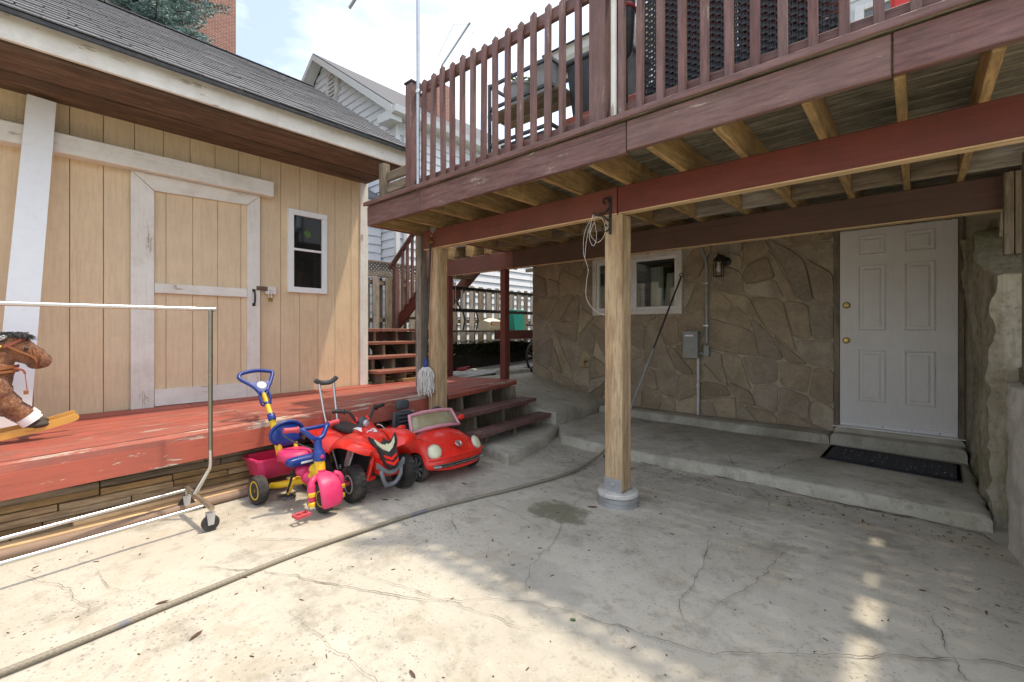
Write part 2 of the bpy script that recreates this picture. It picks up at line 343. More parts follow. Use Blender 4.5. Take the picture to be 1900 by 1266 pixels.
concrete('mortar', (.38,.32,.22), (.46,.40,.29), .3, .15)
concrete('stucco', (.52,.49,.42), (.60,.575,.51), .2, .15)
def mossy():
    g = G('moss_streak'); v = g.vec((1,1,1), False); sv = g.vec((5,5,.55), False); a = g.noise(v, 2.2, 8, .68); st = g.noise(sv, 1.3, 7, .66, .6); f = g.noise(v, 22, 7, .72)
    c = g.ramp(st, [(.32, (.17,.135,.085)), (.46, (.31,.27,.185)), (.58, (.40,.365,.28)), (.72, (.27,.245,.165))]); c = g.mix(g.ramp(a, [(.48, 0), (.62, .75)]), c, (.17,.18,.055)); c = g.mix(g.ramp(a, [(.30, .6), (.42, 0)]), c, (.15,.115,.075))
    c = g.mix(g.ramp(f, [(.36, .5), (.48, 0)]), c, (.13,.11,.075)); c = g.mix(g.ramp(f, [(.56, 0), (.68, .4)]), c, (.48,.45,.37)); g.col(c); g.rough(.95); g.bump(f, .6, .01); g.bump(st, .5, .02); MATS['moss_streak'] = g.m
mossy()
def crackmat():
    g = G('crack_dark'); g.col((.13,.115,.09)); g.rough(1); MATS['crack_dark'] = g.m
crackmat()
def stone():
    g = G('field_stone'); v = g.vec(); n = g.noise(v, 3.2, 8, .66, .3); f = g.noise(v, 30, 7, .74); r = g.rnd()
    base = g.ramp(r, [(0, (.26,.20,.13)), (.2, (.39,.305,.20)), (.38, (.31,.255,.185)), (.55, (.43,.345,.225)), (.7, (.335,.26,.17)), (.82, (.285,.235,.18)), (.93, (.52,.44,.31)), (1, (.25,.205,.155))])
    c = g.mix(g.ramp(n, [(.38, .55), (.54, 0)]), base, (.20,.155,.10)); c = g.mix(g.ramp(n, [(.54, 0), (.72, .55)]), c, (.50,.40,.26))
    c = g.mix(g.ramp(f, [(.54, 0), (.68, .45)]), c, (.52,.46,.34)); c = g.mix(g.ramp(f, [(.34, .5), (.46, 0)]), c, (.15,.115,.075))
    g.col(c); g.rough(.82); g.bump(f, .35, .004); g.bump(n, .5, .02); MATS['field_stone'] = g.m
stone()
def shingle():
    g = G('shingle_asphalt'); v = g.vec(); f = g.noise(v, 160, 3, .7); n = g.noise(v, 9, 5)
    c = g.ramp(f, [(.35, (.075,.075,.078)), (.52, (.15,.15,.155)), (.68, (.26,.26,.265))]); c = g.mix(g.ramp(n, [(.45, 0), (.8, .35)]), c, (.15,.15,.148))
    c = g.mix(1.0, c, g.ramp(g.rnd(), [(0, (.72,.72,.72)), (1, (1,1,1))]), 'MULTIPLY'); g.col(c); g.rough(.95); g.bump(f, .5, .002); MATS['shingle_asphalt'] = g.m
shingle()
def fur(name, c1, c2, c3):
    g = G(name); v = g.vec((1,1,1), False); n = g.noise(v, 16, 5, .6, .8); f = g.noise(v, 130, 4, .7)
    c = g.ramp(n, [(.32, c1), (.5, c2), (.68, c3)]); c = g.mix(g.ramp(f, [(.4, .5), (.6, 0)]), c, tuple(k*.5 for k in c1)); g.col(c); g.rough(.95); g.b.inputs['Sheen Weight'].default_value = .4; g.bump(f, .8, .01); MATS[name] = g.m
fur('plush_brown', (.19,.070,.026), (.36,.145,.055), (.55,.27,.125)); fur('mane_black', (.008,.008,.009), (.014,.013,.014), (.03,.028,.03))
def brickmat(name, c1, c2, mor, sc):
    g = G(name); v = g.vec((1,1,1), False); sp = g.n('SeparateXYZ'); g.L(v, sp.inputs[0]); cb = g.n('CombineXYZ')
    g.L(g.math('ADD', sp.outputs[0], sp.outputs[1]), cb.inputs[0]); g.L(sp.outputs[2], cb.inputs[1])
    bt = g.n('TexBrick', Scale=sc); bt.inputs['Color1'].default_value = (*c1, 1); bt.inputs['Color2'].default_value = (*c2, 1); bt.inputs['Mortar'].default_value = (*mor, 1)
    bt.inputs['Mortar Size'].default_value = .012; bt.inputs['Brick Width'].default_value = .5; bt.inputs['Row Height'].default_value = .18; g.L(cb.outputs[0], bt.inputs['Vector']); g.col(bt.outputs['Color']); g.rough(.9); g.bump(bt.outputs['Fac'], -.4, .01); MATS[name] = g.m
brickmat('far_brick', (.33,.135,.085), (.24,.09,.06), (.50,.45,.40), 3.3)
def hosemat():
    g = G('hose'); v = g.vec((1,1,1), False); n = g.noise(v, 2.0, 3); ch = g.n('TexChecker', Scale=110.0); g.L(v, ch.inputs['Vector'])
    c = g.mix(ch.outputs['Fac'], (.27,.24,.175), (.215,.19,.14)); c = g.mix(g.ramp(n, [(.60, 0), (.64, .7)]), c, (.10,.12,.2)); g.col(c); g.rough(.6); MATS['hose'] = g.m
hosemat()
def leafmat(name, a, b):
    g = G(name); n = g.noise(g.vec((1,1,1), False), 3, 4); g.col(g.ramp(n, [(.35, a), (.65, b)])); g.rough(.7); MATS[name] = g.m
leafmat('spruce_needles', (.15,.22,.20), (.31,.41,.385)); leafmat('ivy', (.05,.10,.02), (.15,.22,.05)); leafmat('groundcover', (.045,.075,.02), (.11,.16,.05)); leafmat('far_leaves', (.05,.10,.03), (.12,.19,.06))
def earth():
    g = G('earth'); v = g.vec((1,1,1), False); n = g.noise(v, 3, 8, .7); g.col(g.ramp(n, [(.3, (.045,.035,.022)), (.7, (.13,.11,.075))])); g.rough(1); g.bump(n, .6, .03); MATS['earth'] = g.m
earth()
def lawn():
    g = G('lawn'); v = g.vec((1,1,1), False); n = g.noise(v, 2, 8, .7); g.col(g.ramp(n, [(.3, (.06,.09,.03)), (.7, (.14,.16,.07))])); g.rough(1); MATS['lawn'] = g.m
lawn()
M = MATS
# ================================================================ the ground
gm = MB(); S = 700; gm.add([(-S,-S,-.06), (S,-S,-.06), (S,S,-.06), (-S,S,-.06)], [(0,1,2,3)])
struct('ground', gm, M['lawn'])
def wavy(x0, x1, y0, y1, nx, ny, fz):
    m = MB(); m.grid([[(x0+(x1-x0)*i/nx, y0+(y1-y0)*j/ny, fz(x0+(x1-x0)*i/nx, y0+(y1-y0)*j/ny)) for j in range(ny+1)] for i in range(nx+1)]); return m
def pz(x, y): return .006*mnoise.noise((x*.9, y*.9, 1.3))+.0035*mnoise.noise((x*4, y*4, 2.1))
patio = obj('patio', wavy(-5.6, 9, -12, 6.0, 190, 230, pz), M['ground_concrete'], None, smooth=60, center=False); patio['kind'] = 'structure'
def ribbon(pts, w, z, seg=.018, wob=.010, taper=True):
    """an irregular crack as a thin dark strip"""
    P = []
    for a, b in zip(pts[:-1], pts[1:]):
        a = Vector(a); b = Vector(b); n = max(1, int((b-a).length/seg))
        for i in range(n): P.append(a.lerp(b, i/n))
    P.append(Vector(pts[-1])); L = []; Rr = []; N = len(P)
    for i, p in enumerate(P):
        d = (P[min(i+1, N-1)]-P[max(i-1, 0)]).normalized(); nn = Vector((-d.y, d.x)); off = (wob*mnoise.noise((p.x*9, p.y*9, 5.0))*2+wob*1.2*mnoise.noise((p.x*31, p.y*31, 6.0)))
        ww = w*(.35+1.0*abs(mnoise.noise((p.x*7, p.y*7, 9.0)))*1.6)
        if taper: ww *= min(1, .25+i/12, .25+(N-1-i)/12)
        q = p+nn*off; L.append((q.x+nn.x*ww/2, q.y+nn.y*ww/2, z)); Rr.append((q.x-nn.x*ww/2, q.y-nn.y*ww/2, z))
    m = MB(); m.grid([L, Rr]); return m
CR = [  # on the patio, in metres
 [(-2.9,.68),(-2.5,.95),(-2.16,1.1),(-1.7,1.33),(-1.37,1.63),(-.95,1.75),(-.62,1.83),(-.3,2.1),(.2,2.5),(.6,2.6)],
 [(-1.37,1.63),(-1.55,1.9),(-1.62,2.25),(-1.78,2.5),(-1.9,3.0)], [(-1.62,2.25),(-2.05,2.35),(-2.45,2.4)], [(-1.9,3.0),(-2.3,3.35)],
 [(-1.15,1.5),(-1.75,1.35),(-2.3,1.2)], [(-2.12,.86),(-1.75,.88),(-1.45,.90),(-1.15,.93),(-.9,1.02)],
 [(-.95,2.9),(-.85,2.5),(-.82,2.1),(-.72,1.9)], [(-.55,3.05),(-.6,2.5),(-.68,2.2)], [(-3.3,.33),(-2.95,.36),(-2.7,.5)], [(-3.5,.05),(-3.1,.22),(-2.72,.28)],
 [(.05,2.75),(.12,2.35),(.3,2.0)], [(-.1,3.0),(.3,2.9),(.8,3.0)], [(-1.05,4.05),(-.8,3.75),(-.5,3.7),(-.3,3.9)], [(-2.7,2.2),(-2.3,2.0),(-2.05,1.85)],
 [(-2.6,3.2),(-2.2,3.4),(-1.8,3.55)], [(-.7,3.9),(-.62,3.6)], [(-1.3,.3),(-.9,.7),(-.2,1.1),(.3,1.4)], [(-3.0,1.0),(-2.6,1.35)]]
for i, c in enumerate(CR): obj('crack', ribbon(c, (.0042,.0034,.0028)[i % 3], .0105), M['crack_dark'], patio)
obj('crack', ribbon([(-2.16,4.12),(-1.9,4.05),(-1.49,4.12),(-1.09,4.09),(-.91,4.10),(-.63,4.06),(-.29,4.05),(0,4.07),(.3,4.03),(.36,3.9)], .022, .0108, wob=.012), M['crack_dark'], patio)
# stepped slab along the house, the kerb and the landing
def rough_slab(name, poly, z0, z1, m, amp=.016, seg=.035, zt=None):
    P = []
    for a, b in zip(poly, poly[1:]+poly[:1]):
        a = Vector(a); b = Vector(b); n = max(1, int((b-a).length/seg))
        for i in range(n):
            p = a.lerp(b, i/n); d = (b-a).normalized(); nn = Vector((d.y, -d.x)); P.append(p+nn*amp*(mnoise.noise((p.x*4, p.y*4, 3))+.7*mnoise.noise((p.x*13, p.y*13, 4))+.35*mnoise.noise((p.x*40, p.y*40, 4))))
    mb = MB(); n = len(P); f = zt or (lambda x, y: z1)
    rings = []; cx = sum(p.x for p in P)/n; cy = sum(p.y for p in P)/n
    def ins(p, k):
        v = Vector((cx-p.x, cy-p.y)); v.normalize(); return p+v*k
    rings.append([(p.x, p.y, z0) for p in P])
    wz = lambda p, k: .010*mnoise.noise((p.x*9, p.y*9, k))+.006*mnoise.noise((p.x*30, p.y*30, k))
    H_ = z1-z0
    for k, (dz_, in_) in enumerate(((.60, .0), (.32, .004), (.14, .012), (.05, .026), (.0, .05))):
        q = [ins(p, in_+1.0*abs(wz(p, k))) for p in P]; rings.append([(a_.x, a_.y, f(p.x, p.y)-dz_*min(.12, H_)+(wz(p, k+7)*.5 if k < 4 else 0)) for a_, p in zip(q, P)])
    mb.loft(rings); return struct(name, mb, m, 50)
rough_slab('house_step', [(-3.34,4.62),(-2.95,4.14),(-2.4,4.09),(-1.9,4.06),(-1.2,4.12),(-.6,4.10),(.36,4.12),(.36,5.95),(-3.42,5.95)], -.02, .10, M['slab_concrete'])
rough_slab('kerb', [(-3.4,5.93),(-3.38,5.66),(-2.6,5.60),(-1.4,5.58),(-.66,5.62),(-.66,5.93)], .05, .195, M['kerb_concrete'], .018)
rough_slab('kerb', [(-.66,5.93),(-.66,5.64),(.34,5.60),(.34,5.93)], .05, .215, M['kerb_concrete'], .010)
rough_slab('kerb', [(-.64,5.94),(-.64,5.78),(.33,5.78),(.33,5.94)], .18, .262, M['slab_concrete'], .003)
def lz(x, y): return .25+max(0, (-3.45-x))*.21
rough_slab('landing_slab', [(-3.31,4.54),(-3.44,6.0),(-4.95,6.0),(-4.95,4.52)], -.02, .25, M['slab_concrete'], .012, .12, lz)
rough_slab('step_slab', [(-2.83,3.13),(-3.05,4.06),(-3.3,4.62),(-3.9,4.62),(-3.9,3.25),(-3.35,3.28)], -.02, .10, M['kerb_concrete'], .012)
for c in ([(-3.2,5.62),(-2.6,5.50),(-2.0,5.56),(-1.4,5.44),(-.75,5.56)], [(-1.5,5.2),(-1.2,4.9),(-1.3,4.5),(-1.15,4.14)], [(-2.3,5.4),(-1.9,5.0),(-1.6,4.6)], [(-.62,5.0),(-.8,4.7),(-.9,4.14)]):
    obj('crack', ribbon(c, .007, .1045), M['crack_dark'], patio)
# side yard behind the porch
sy = wavy(-7.6, -4.75, 4.3, 14, 30, 60, lambda x, y: .42+.10*mnoise.noise((x, y, 3))+(.55 if x < -6.3 else 0)*min(1, (-6.3-x)/.6 if x < -6.3 else 0))
struct('side_yard', sy, M['earth'], 60)
sy2 = MB(); sy2.box(-30, -7.55, -20, 40, -.3, .25); struct('neighbour_yard', sy2, M['lawn'])

# ================================================================ the house
def clip(poly, n, d):
    r = []
    for i, p in enumerate(poly):
        q = poly[(i+1) % len(poly)]; a = p[0]*n[0]+p[1]*n[1]-d; b = q[0]*n[0]+q[1]*n[1]-d
        if a <= 0: r.append(p)
        if a*b < 0: t = a/(a-b); r.append((p[0]+(q[0]-p[0])*t, p[1]+(q[1]-p[1])*t))
    return r
def area(p): return .5*abs(sum(p[i][0]*p[(i+1) % len(p)][1]-p[(i+1) % len(p)][0]*p[i][1] for i in range(len(p)))) if len(p) > 2 else 0
house = thing('stone_house', 'house with a basement wall of brown field stone and pale siding above', 'house', (-2.4, 6.4, 0))
WX0, WX1, WZ0, WZ1 = -3.605, -2.27, 1.48, 2.315
mw = MB()
mw.box(-4.8, WX0+.03, 5.93, 6.25, -.05, 2.5); mw.box(WX1-.03, -.605, 5.93, 6.25, -.05, 2.5); mw.box(WX0+.03, WX1-.03, 5.93, 6.25, -.05, WZ0+.03); mw.box(WX0+.03, WX1-.03, 5.93, 6.25, WZ1-.03, 2.5)
mw.box(-.605, .295, 5.95, 6.25, 2.30, 2.5); mw.box(.295, 3.2, 5.93, 6.25, -.05, 2.5)
wall = obj('wall', mw, M['mortar'], house)
rs = random.Random(12); polys = []
def split(poly, depth=0):
    A_ = area(poly); cx = sum(p[0] for p in poly)/len(poly); cz = sum(p[1] for p in poly)/len(poly)
    lim = .05+.17*(.5+.5*mnoise.noise((cx*1.3, cz*1.3, 3)))*rs.uniform(.5, 1.6)
    if A_ < lim or depth > 14: polys.append(poly); return
    xs_ = [p[0] for p in poly]; zs_ = [p[1] for p in poly]; wx, wz = max(xs_)-min(xs_), max(zs_)-min(zs_)
    an = (0 if wx > wz*.9 else math.pi/2)+rs.gauss(0, .42); n = (math.cos(an), math.sin(an)); t = rs.uniform(.36, .64)
    px_, pz_ = min(xs_)+wx*t if wx > wz*.9 else cx, cz if wx > wz*.9 else min(zs_)+wz*t; d = px_*n[0]+pz_*n[1]; g_ = rs.uniform(.003, .008)
    p1, p2 = clip(poly, n, d-g_), clip(poly, (-n[0], -n[1]), -d-g_)
    if area(p1) < .008 or area(p2) < .008: polys.append(poly); return
    split(p1, depth+1); split(p2, depth+1)
split([(-4.79, .0), (-.655, .0), (-.655, 2.45), (-4.79, 2.45)])
for poly in polys:
    s0 = (sum(p[0] for p in poly)/len(poly), sum(p[1] for p in poly)/len(poly))
    if any(WX0 < p[0] < WX1 and WZ0 < p[1] < WZ1 for p in poly) or (WX0 < s0[0] < WX1 and WZ0 < s0[1] < WZ1):
        poly = max((clip(poly, (1,0), WX0), clip(poly, (-1,0), -WX1), clip(poly, (0,1), WZ0), clip(poly, (0,-1), -WZ1)), key=area)
    if area(poly) < .006: continue
    ch = []
    for a, b in zip(poly, poly[1:]+poly[:1]):                      # knock the corners off
        L = math.hypot(b[0]-a[0], b[1]-a[1]); k = min(.22, .035/max(L, .01)); ch += [(a[0]+(b[0]-a[0])*k, a[1]+(b[1]-a[1])*k), (b[0]-(b[0]-a[0])*k, b[1]-(b[1]-a[1])*k)]
    out2 = []
    for a, b in zip(ch, ch[1:]+ch[:1]):
        L = math.hypot(b[0]-a[0], b[1]-a[1]); n = max(1, min(3, int(L/.09)))
        for t in range(n):
            x = a[0]+(b[0]-a[0])*t/n; z = a[1]+(b[1]-a[1])*t/n; out2.append((x+.016*mnoise.noise((x*8, z*8, 1)), z+.016*mnoise.noise((x*8, z*8, 2))))
    cx = sum(p[0] for p in out2)/len(out2); cz = sum(p[1] for p in out2)/len(out2); pr = rs.uniform(.002, .013)
    ins = lambda p, k: (p[0]+(cx-p[0])*k, p[1]+(cz-p[1])*k)
    sm = MB(); sm.loft([[(p[0], 5.935, p[1]) for p in out2], [(p[0], 5.926-pr*.5, p[1]) for p in out2], [(ins(p,.07)[0], 5.919-pr, ins(p,.07)[1]) for p in out2], [(ins(p,.45)[0], 5.917-pr+.005*mnoise.noise((p[0]*5, p[1]*5, 8)), ins(p,.45)[1]) for p in out2]])
    obj('stone', sm, M['field_stone'], wall, 35)
# window
win = MB(); t = .062
win.box(WX0, WX1, 5.86, 5.93, WZ1-t, WZ1, .004); win.box(WX0, WX1, 5.86, 5.93, WZ0, WZ0+t, .004); win.box(WX0, WX0+t, 5.861, 5.93, WZ0+t, WZ1-t, .004); win.box(WX1-t, WX1, 5.861, 5.93, WZ0+t, WZ1-t, .004)
wn = obj('window', win, M['white_x'], house)
for x0, x1 in ((WX0+t, -2.955), (-2.955, WX1-t)):
    sf = MB(); s2 = .042; z0, z1 = WZ0+t, WZ1-t
    sf.box(x0, x1, 5.885, 5.925, z1-s2, z1, .003); sf.box(x0, x1, 5.885, 5.925, z0, z0+s2, .003); sf.box(x0, x0+s2, 5.886, 5.925, z0+s2, z1-s2, .003); sf.box(x1-s2, x1, 5.886, 5.925, z0+s2, z1-s2, .003)
    obj('sash', sf, M['vinyl'], wn)
    pn = MB(); pn.box(x0+s2-.004, x1-s2+.004, 5.905, 5.909, z0+s2-.004, z1-s2+.004); obj('pane', pn, M['window_glass'], wn)
rm = MB(); rm.box(-4.2, -1.6, 8.4, 8.5, .6, 2.6); rm.box(-4.2, -1.6, 6.25, 8.5, .5, .62); rm.box(-4.25, -4.2, 6.25, 8.5, .6, 2.6); rm.box(-1.6, -1.55, 6.25, 8.5, .6, 2.6); obj('room', rm, M['weathered_x'], house)
cu = MB()
for x0, x1 in ((-2.80, -2.62), (-2.56, -2.36)):
    g = []
    for i in range(25):
        u = i/24; row = []
        for k in range(9):
            v = k/8; lean = -.10*(1-v)*(1 if x0 < -2.6 else .4); row.append((x0+(x1-x0)*u+lean*.3+(.05 if x0 > -2.6 else -.05)*(1-v)*0+.04*(1-v)*(1 if x0 < -2.6 else -1), 6.10+.018*math.sin(u*22)+.01*math.sin(u*9), WZ0+.03+(WZ1-WZ0-(.30 if x0 > -2.6 else .2))*v))
        g.append(row)
    cu.grid(g)
obj('curtain', cu, M['curtain'], house, 60)
# door
DX0, DX1, DZ0, DZ1 = -.603, .292, .272, 2.305
ds = MB(); ds.box(DX0, DX1, 5.905, 5.95, DZ0, DZ1, .003); door = obj('door', ds, M['doorwhite_z'], house)
def panel(x0, x1, z0, z1):
    m = MB(); rect = lambda k, y: [(x0+k, y, z0+k), (x1-k, y, z0+k), (x1-k, y, z1-k), (x0+k, y, z1-k)]
    m.loft([rect(0, 5.907), rect(.003, 5.892), rect(.011, 5.890), rect(.019, 5.9035), rect(.034, 5.9040), rect(.052, 5.893)]); return m
for px0, px1 in ((-.452, -.226), (-.089, .139)):
    for z0, z1 in ((2.03, 2.235), (1.256, 1.93), (.528, 1.065)): obj('panel', panel(px0, px1, z0, z1), M['doorwhite_z'], door)
kb = MB(); kb.lathe([(.0,0),(.032,0),(.034,.012),(.016,.016),(.014,.04),(.026,.046),(.029,.062),(.02,.074),(0,.076)], (0,0,0), 'y', 16); kb.xform(Matrix.Translation((-.545, 5.905, 1.158)) @ Matrix.Rotation(math.pi, 4, 'Z')); obj('door_knob', kb, M['brass'], door, 40)
kb = MB(); kb.lathe([(0,0),(.034,0),(.034,.012),(.024,.022),(0,.024)], (0,0,0), 'y', 16); kb.xform(Matrix.Translation((-.545, 5.905, 1.526)) @ Matrix.Rotation(math.pi, 4, 'Z')); obj('deadbolt', kb, M['brass'], door, 40)
sw = MB(); sw.box(DX0+.01, DX1-.002, 5.892, 5.905, DZ0-.004, DZ0+.035, .002); obj('door_sweep', sw, M['vinyl'], door)
for x in (-.25, -.03, .17):
    s = MB(); s.lathe([(0,0),(.006,0),(.005,-.004),(0,-.005)], (x, 5.892, DZ0+.018), 'y', 8); obj('screw', s, M['black_metal'], door)
jb = MB(); jb.box(-.655, -.606, 5.895, 5.96, .2, 2.35, .004); obj('jamb', jb, M['weathered_z'], house)
jb = MB(); jb.box(.295, .335, 5.885, 5.96, .2, 2.35, .004); obj('jamb', jb, M['weathered_z'], house)
jb = MB(); jb.box(-.66, .34, 5.80, 5.955, .262, .272); obj('threshold', jb, M['alu'], house)
# upper storey in white lap siding, eave, patio door
up = MB(); up.box(-3.93, 3.2, 5.94, 6.3, 2.52, 5.42); obj('upper_wall', up, M['housewhite'], house)
for k in range(24):
    z = 2.54+k*.12
    for x0, x1 in ((-3.95, -.52), (.75, 3.2)) if z < 4.6 else ((-3.95, 3.2),):
        b = MB(); b.add([(x0,5.94,z+.12),(x1,5.94,z+.12),(x1,5.922,z),(x0,5.922,z),(x1,5.94,z),(x0,5.94,z)], [(0,1,2,3),(3,2,4,5)]); obj('siding_board', b, M['housewhite'], house)
pd = MB(); pd.box(-.48, -.40, 5.90, 5.94, 2.53, 4.62, .004); pd.box(.70, .75, 5.90, 5.94, 2.53, 4.62, .004); pd.box(-.40, .70, 5.90, 5.94, 4.56, 4.62, .004); o = obj('patio_door', pd, M['vinyl'], house)
pp = MB(); pp.box(-.40, .70, 5.925, 5.935, 2.53, 4.56); obj('pane', pp, M['grey_plastic'], o)
gt = MB(); gt.prism([(5.92,5.20),(5.50,5.20),(5.46,5.24),(5.44,5.34),(5.40,5.35),(5.40,5.37),(5.50,5.36),(5.92,5.36)], -4.1, 3.4, 'x'); obj('gutter', gt, M['gutter'], house)
rf = MB(); rf.add([(-4.2,5.40,5.38),(3.4,5.40,5.38),(3.4,9.3,7.4),(-4.2,9.3,7.4),(-4.2,5.40,5.34),(3.4,5.40,5.34),(3.4,9.3,7.3),(-4.2,9.3,7.3)], [(0,1,2,3),(7,6,5,4),(0,4,5,1),(0,3,7,4),(1,5,6,2)]); obj('roof', rf, M['shingle_asphalt'], house)
bd = MB(); bd.box(-4.8, 3.2, 8.6, 12.5, -.05, 2.5); bd.box(-4.8, -4.3, 6.25, 8.6, -.05, 2.5); bd.box(-1.5, 3.2, 6.25, 8.6, -.05, 2.5); obj('side_wall', bd, M['mortar'], house)
bd = MB(); bd.box(-3.93, 3.2, 6.3, 12.5, 2.52, 5.4); obj('side_wall', bd, M['housewhite'], house)
# wall lantern
la = thing('wall_lantern', 'black metal lantern with a clear bulb mounted on the stone wall', 'lantern', (-1.785, 5.8, 1.9))
m = MB(); m.lathe([(0,0),(.055,0),(.055,-.012),(.03,-.022),(0,-.024)], (-1.73, 5.895, 2.10), 'y', 14); obj('wall_plate', m, M['black_metal'], la, 40)
m = MB(); m.tube(curve([(-1.73,5.88,2.10),(-1.74,5.84,2.15),(-1.77,5.79,2.17),(-1.785,5.77,2.14)]), .011, 7); obj('arm', m, M['black_metal'], la, 50)
m = MB(); m.lathe([(.002,.30),(.012,.285),(.016,.262),(.035,.25),(.062,.215),(.064,.205),(.02,.205),(0,.205)], (-1.785,5.77,1.9), 'z', 10); obj('cap', m, M['black_metal'], la, 30)
m = MB()
for a in range(4):
    q = math.pi/4+a*math.pi/2; c, s_ = math.cos(q), math.sin(q); m.beam((-1.785+.062*c, 5.77+.062*s_, 1.915), (-1.785+.066*c, 5.77+.066*s_, 2.11), .008, .008)
for z, r in ((1.915, .062), (2.105, .066)):
    P = [(-1.785+r*math.cos(math.pi/4+a*math.pi/2), 5.77+r*math.sin(math.pi/4+a*math.pi/2), z) for a in range(4)]
    for a, b in zip(P, P[1:]+P[:1]): m.beam(a, b, .009, .009)
obj('cage', m, M['black_metal'], la)
m = MB(); m.lathe([(.012,.18),(.013,.15),(.026,.11),(.028,.09),(.018,.068),(0,.062)], (-1.785,5.77,1.9), 'z', 12); obj('bulb', m, M['curtain'], la, 60)
m = MB(); m.tube([(-1.72,5.89,2.12),(-1.72,5.89,2.45)], .009, 6); obj('conduit', m, M['conduit'], la)
# electrical box and conduit
eb = thing('electrical_box', 'grey metal electrical box with conduit running up the stone wall', 'electrical box', (-2.14, 5.85, .2))
m = MB(); m.box(-2.234, -2.044, 5.80, 5.895, .909, 1.235, .006); bx = obj('cabinet', m, M['boxgrey'], eb)
m = MB(); m.box(-2.240, -2.038, 5.785, 5.90, 1.225, 1.25, .004); obj('lid', m, M['boxgrey'], bx)
m = MB(); m.box(-2.20, -2.10, 5.797, 5.80, 1.185, 1.205); obj('sticker', m, M['vinyl'], bx)
m = MB(); m.tube(curve([(-2.035,5.885,2.5),(-2.03,5.885,2.33),(-2.01,5.885,2.24),(-1.975,5.885,2.15),(-1.968,5.885,2.0),(-1.962,5.885,1.10)]), .019, 10); obj('conduit', m, M['conduit'], eb, 50)
m = MB(); m.box(-1.99, -1.925, 5.85, 5.905, .935, 1.075, .005); obj('junction_box', m, M['boxgrey'], eb)
m = MB(); m.tube([(-2.045,5.875,.97),(-1.985,5.875,.97)], .016, 8); obj('conduit', m, M['conduit'], eb, 50)
m = MB(); m.tube([(-2.062,5.87,.91),(-2.064,5.87,.19)], .018, 10); m.tube([(-2.064,5.87,.55),(-2.064,5.87,.575)], .024, 10); obj('conduit', m, M['white_pvc'], eb, 50)
for z in (1.85, 1.32):
    m = MB(); m.beam((-2.0,5.864,z), (-1.935,5.864,z), .006, .02); obj('strap', m, M['galv'], eb)
m = MB(); m.tube(curve([(-3.72,5.91,.79),(-3.72,5.83,.79),(-3.70,5.80,.77),(-3.69,5.79,.73)]), .012, 8); m.lathe([(.03,0),(.03,.008),(0,.01)], (-3.72,5.84,.83), 'z', 8); m.tube([(-3.72,5.84,.79),(-3.72,5.84,.83)], .006, 6)
tag(obj('garden_tap', m, M['brass'], None, 50), 'small brass garden tap low on the stone wall below the window', 'tap')
# mat
mt = thing('door_mat', 'dark rubber mat lying on the step in front of the white door', 'mat', (-.18, 5.25, .1))
a = [(-.641,5.545,.102), (-.655,4.96,.102), (.265,4.86,.102), (.287,5.46,.102)]
A = [Vector(p) for p in a]; bl = lambda u, v: (A[0]*(1-u)+A[3]*u)*(1-v)+(A[1]*(1-u)+A[2]*u)*v
m = MB(); m.prism([(p.x, p.y) for p in A][::-1], .1035, .112); obj('mat_base', m, M['rubber_mat'], mt)
m = MB()
for i in range(22):
    for j in range(13):
        p = bl((i+.5)/22, (j+.5)/13)
        if 1 <= i <= 20 and 1 <= j <= 11: m.box(p.x-.015, p.x+.015, p.y-.014, p.y+.014, .112, .1165)
for k in range(2):
    for (p, q) in ((bl(.02,.03),bl(.98,.03)), (bl(.98,.03),bl(.98,.97)), (bl(.98,.97),bl(.02,.97)), (bl(.02,.97),bl(.02,.03))): m.beam((p.x,p.y,.114), (q.x,q.y,.114), .02, .006)
obj('tread_pattern', m, M['rubber_mat'], mt)
m = MB()
for k in range(26):
    p = bl(rs.uniform(.15,.95), rs.uniform(.15,.9)); m.ball((p.x, p.y, .1175), (.007,.007,.0015), 6, 3)
obj('grit', m, M['footing_concrete'], mt)['kind'] = 'stuff'
# ---------------------------------------------------------------- retaining walls to the right of the door
def rough_wall(name, x0, x1, y0, y1, z0, ztop, m, amp, par=None):
    """rough face along x0 that turns the corner at y0"""
    path = [(x1-(x1-x0)*i/8, y0, 0) for i in range(8)]+[(x0, y0+(y1-y0)*j/int((y1-y0)/.04), 1) for j in range(int((y1-y0)/.04)+1)]; nz = 46; mb = MB(); g = []
    for x, y, k in path:
        row = []; zt_ = ztop(y)+.03*mnoise.noise((x*5, y*5, 9))
        for j in range(nz+1):
            z = z0+(zt_-z0)*j/nz; d = amp*(mnoise.noise((y*1.7+x*2, z*.8, 4))*1.2+.6*mnoise.noise((y*5+x*5, z*3, 6))+.35*mnoise.noise((y*13+x*9, z*9, 2))+.18*mnoise.noise((y*34, z*28, x*20)))
            row.append((x+(d if k else d*.2), y+(0 if k else d*.8), z))
        row += [(max(x, x0+.06), y+(.03 if not k else 0), zt_+.015), (x1, y+(.05 if not k else 0), zt_+.012)]; g.append(row)
    mb.grid(g); return obj(name, mb, m, par, 60)
rw = thing('retaining_wall', 'mossy stained concrete side wall beside the white door', 'wall', (.5, 5, 0))
rough_wall('wall', .36, .9, 4.25, 5.93, -.02, lambda y: 1.62+.40*min(1, max(0, (y-4.5)/.5)), M['moss_streak'], .075, rw)
rough_wall('coping', .47, .9, 4.85, 5.93, 1.95, lambda y: 2.13, M['moss_streak'], .04, rw)
sw_ = thing('stucco_wall', 'low pale stucco wall with a weathered timber along its top', 'wall', (.7, 3.6, 0))
rough_wall('wall', .435, .9, 1.9, 4.42, -.02, lambda y: .93, M['stucco'], .04, sw_)
m = MB(); m.beam((.53,4.42,.985), (.53,1.9,.985), .10, .10, .006); obj('top_timber', m, M['weathered_y'], sw_)
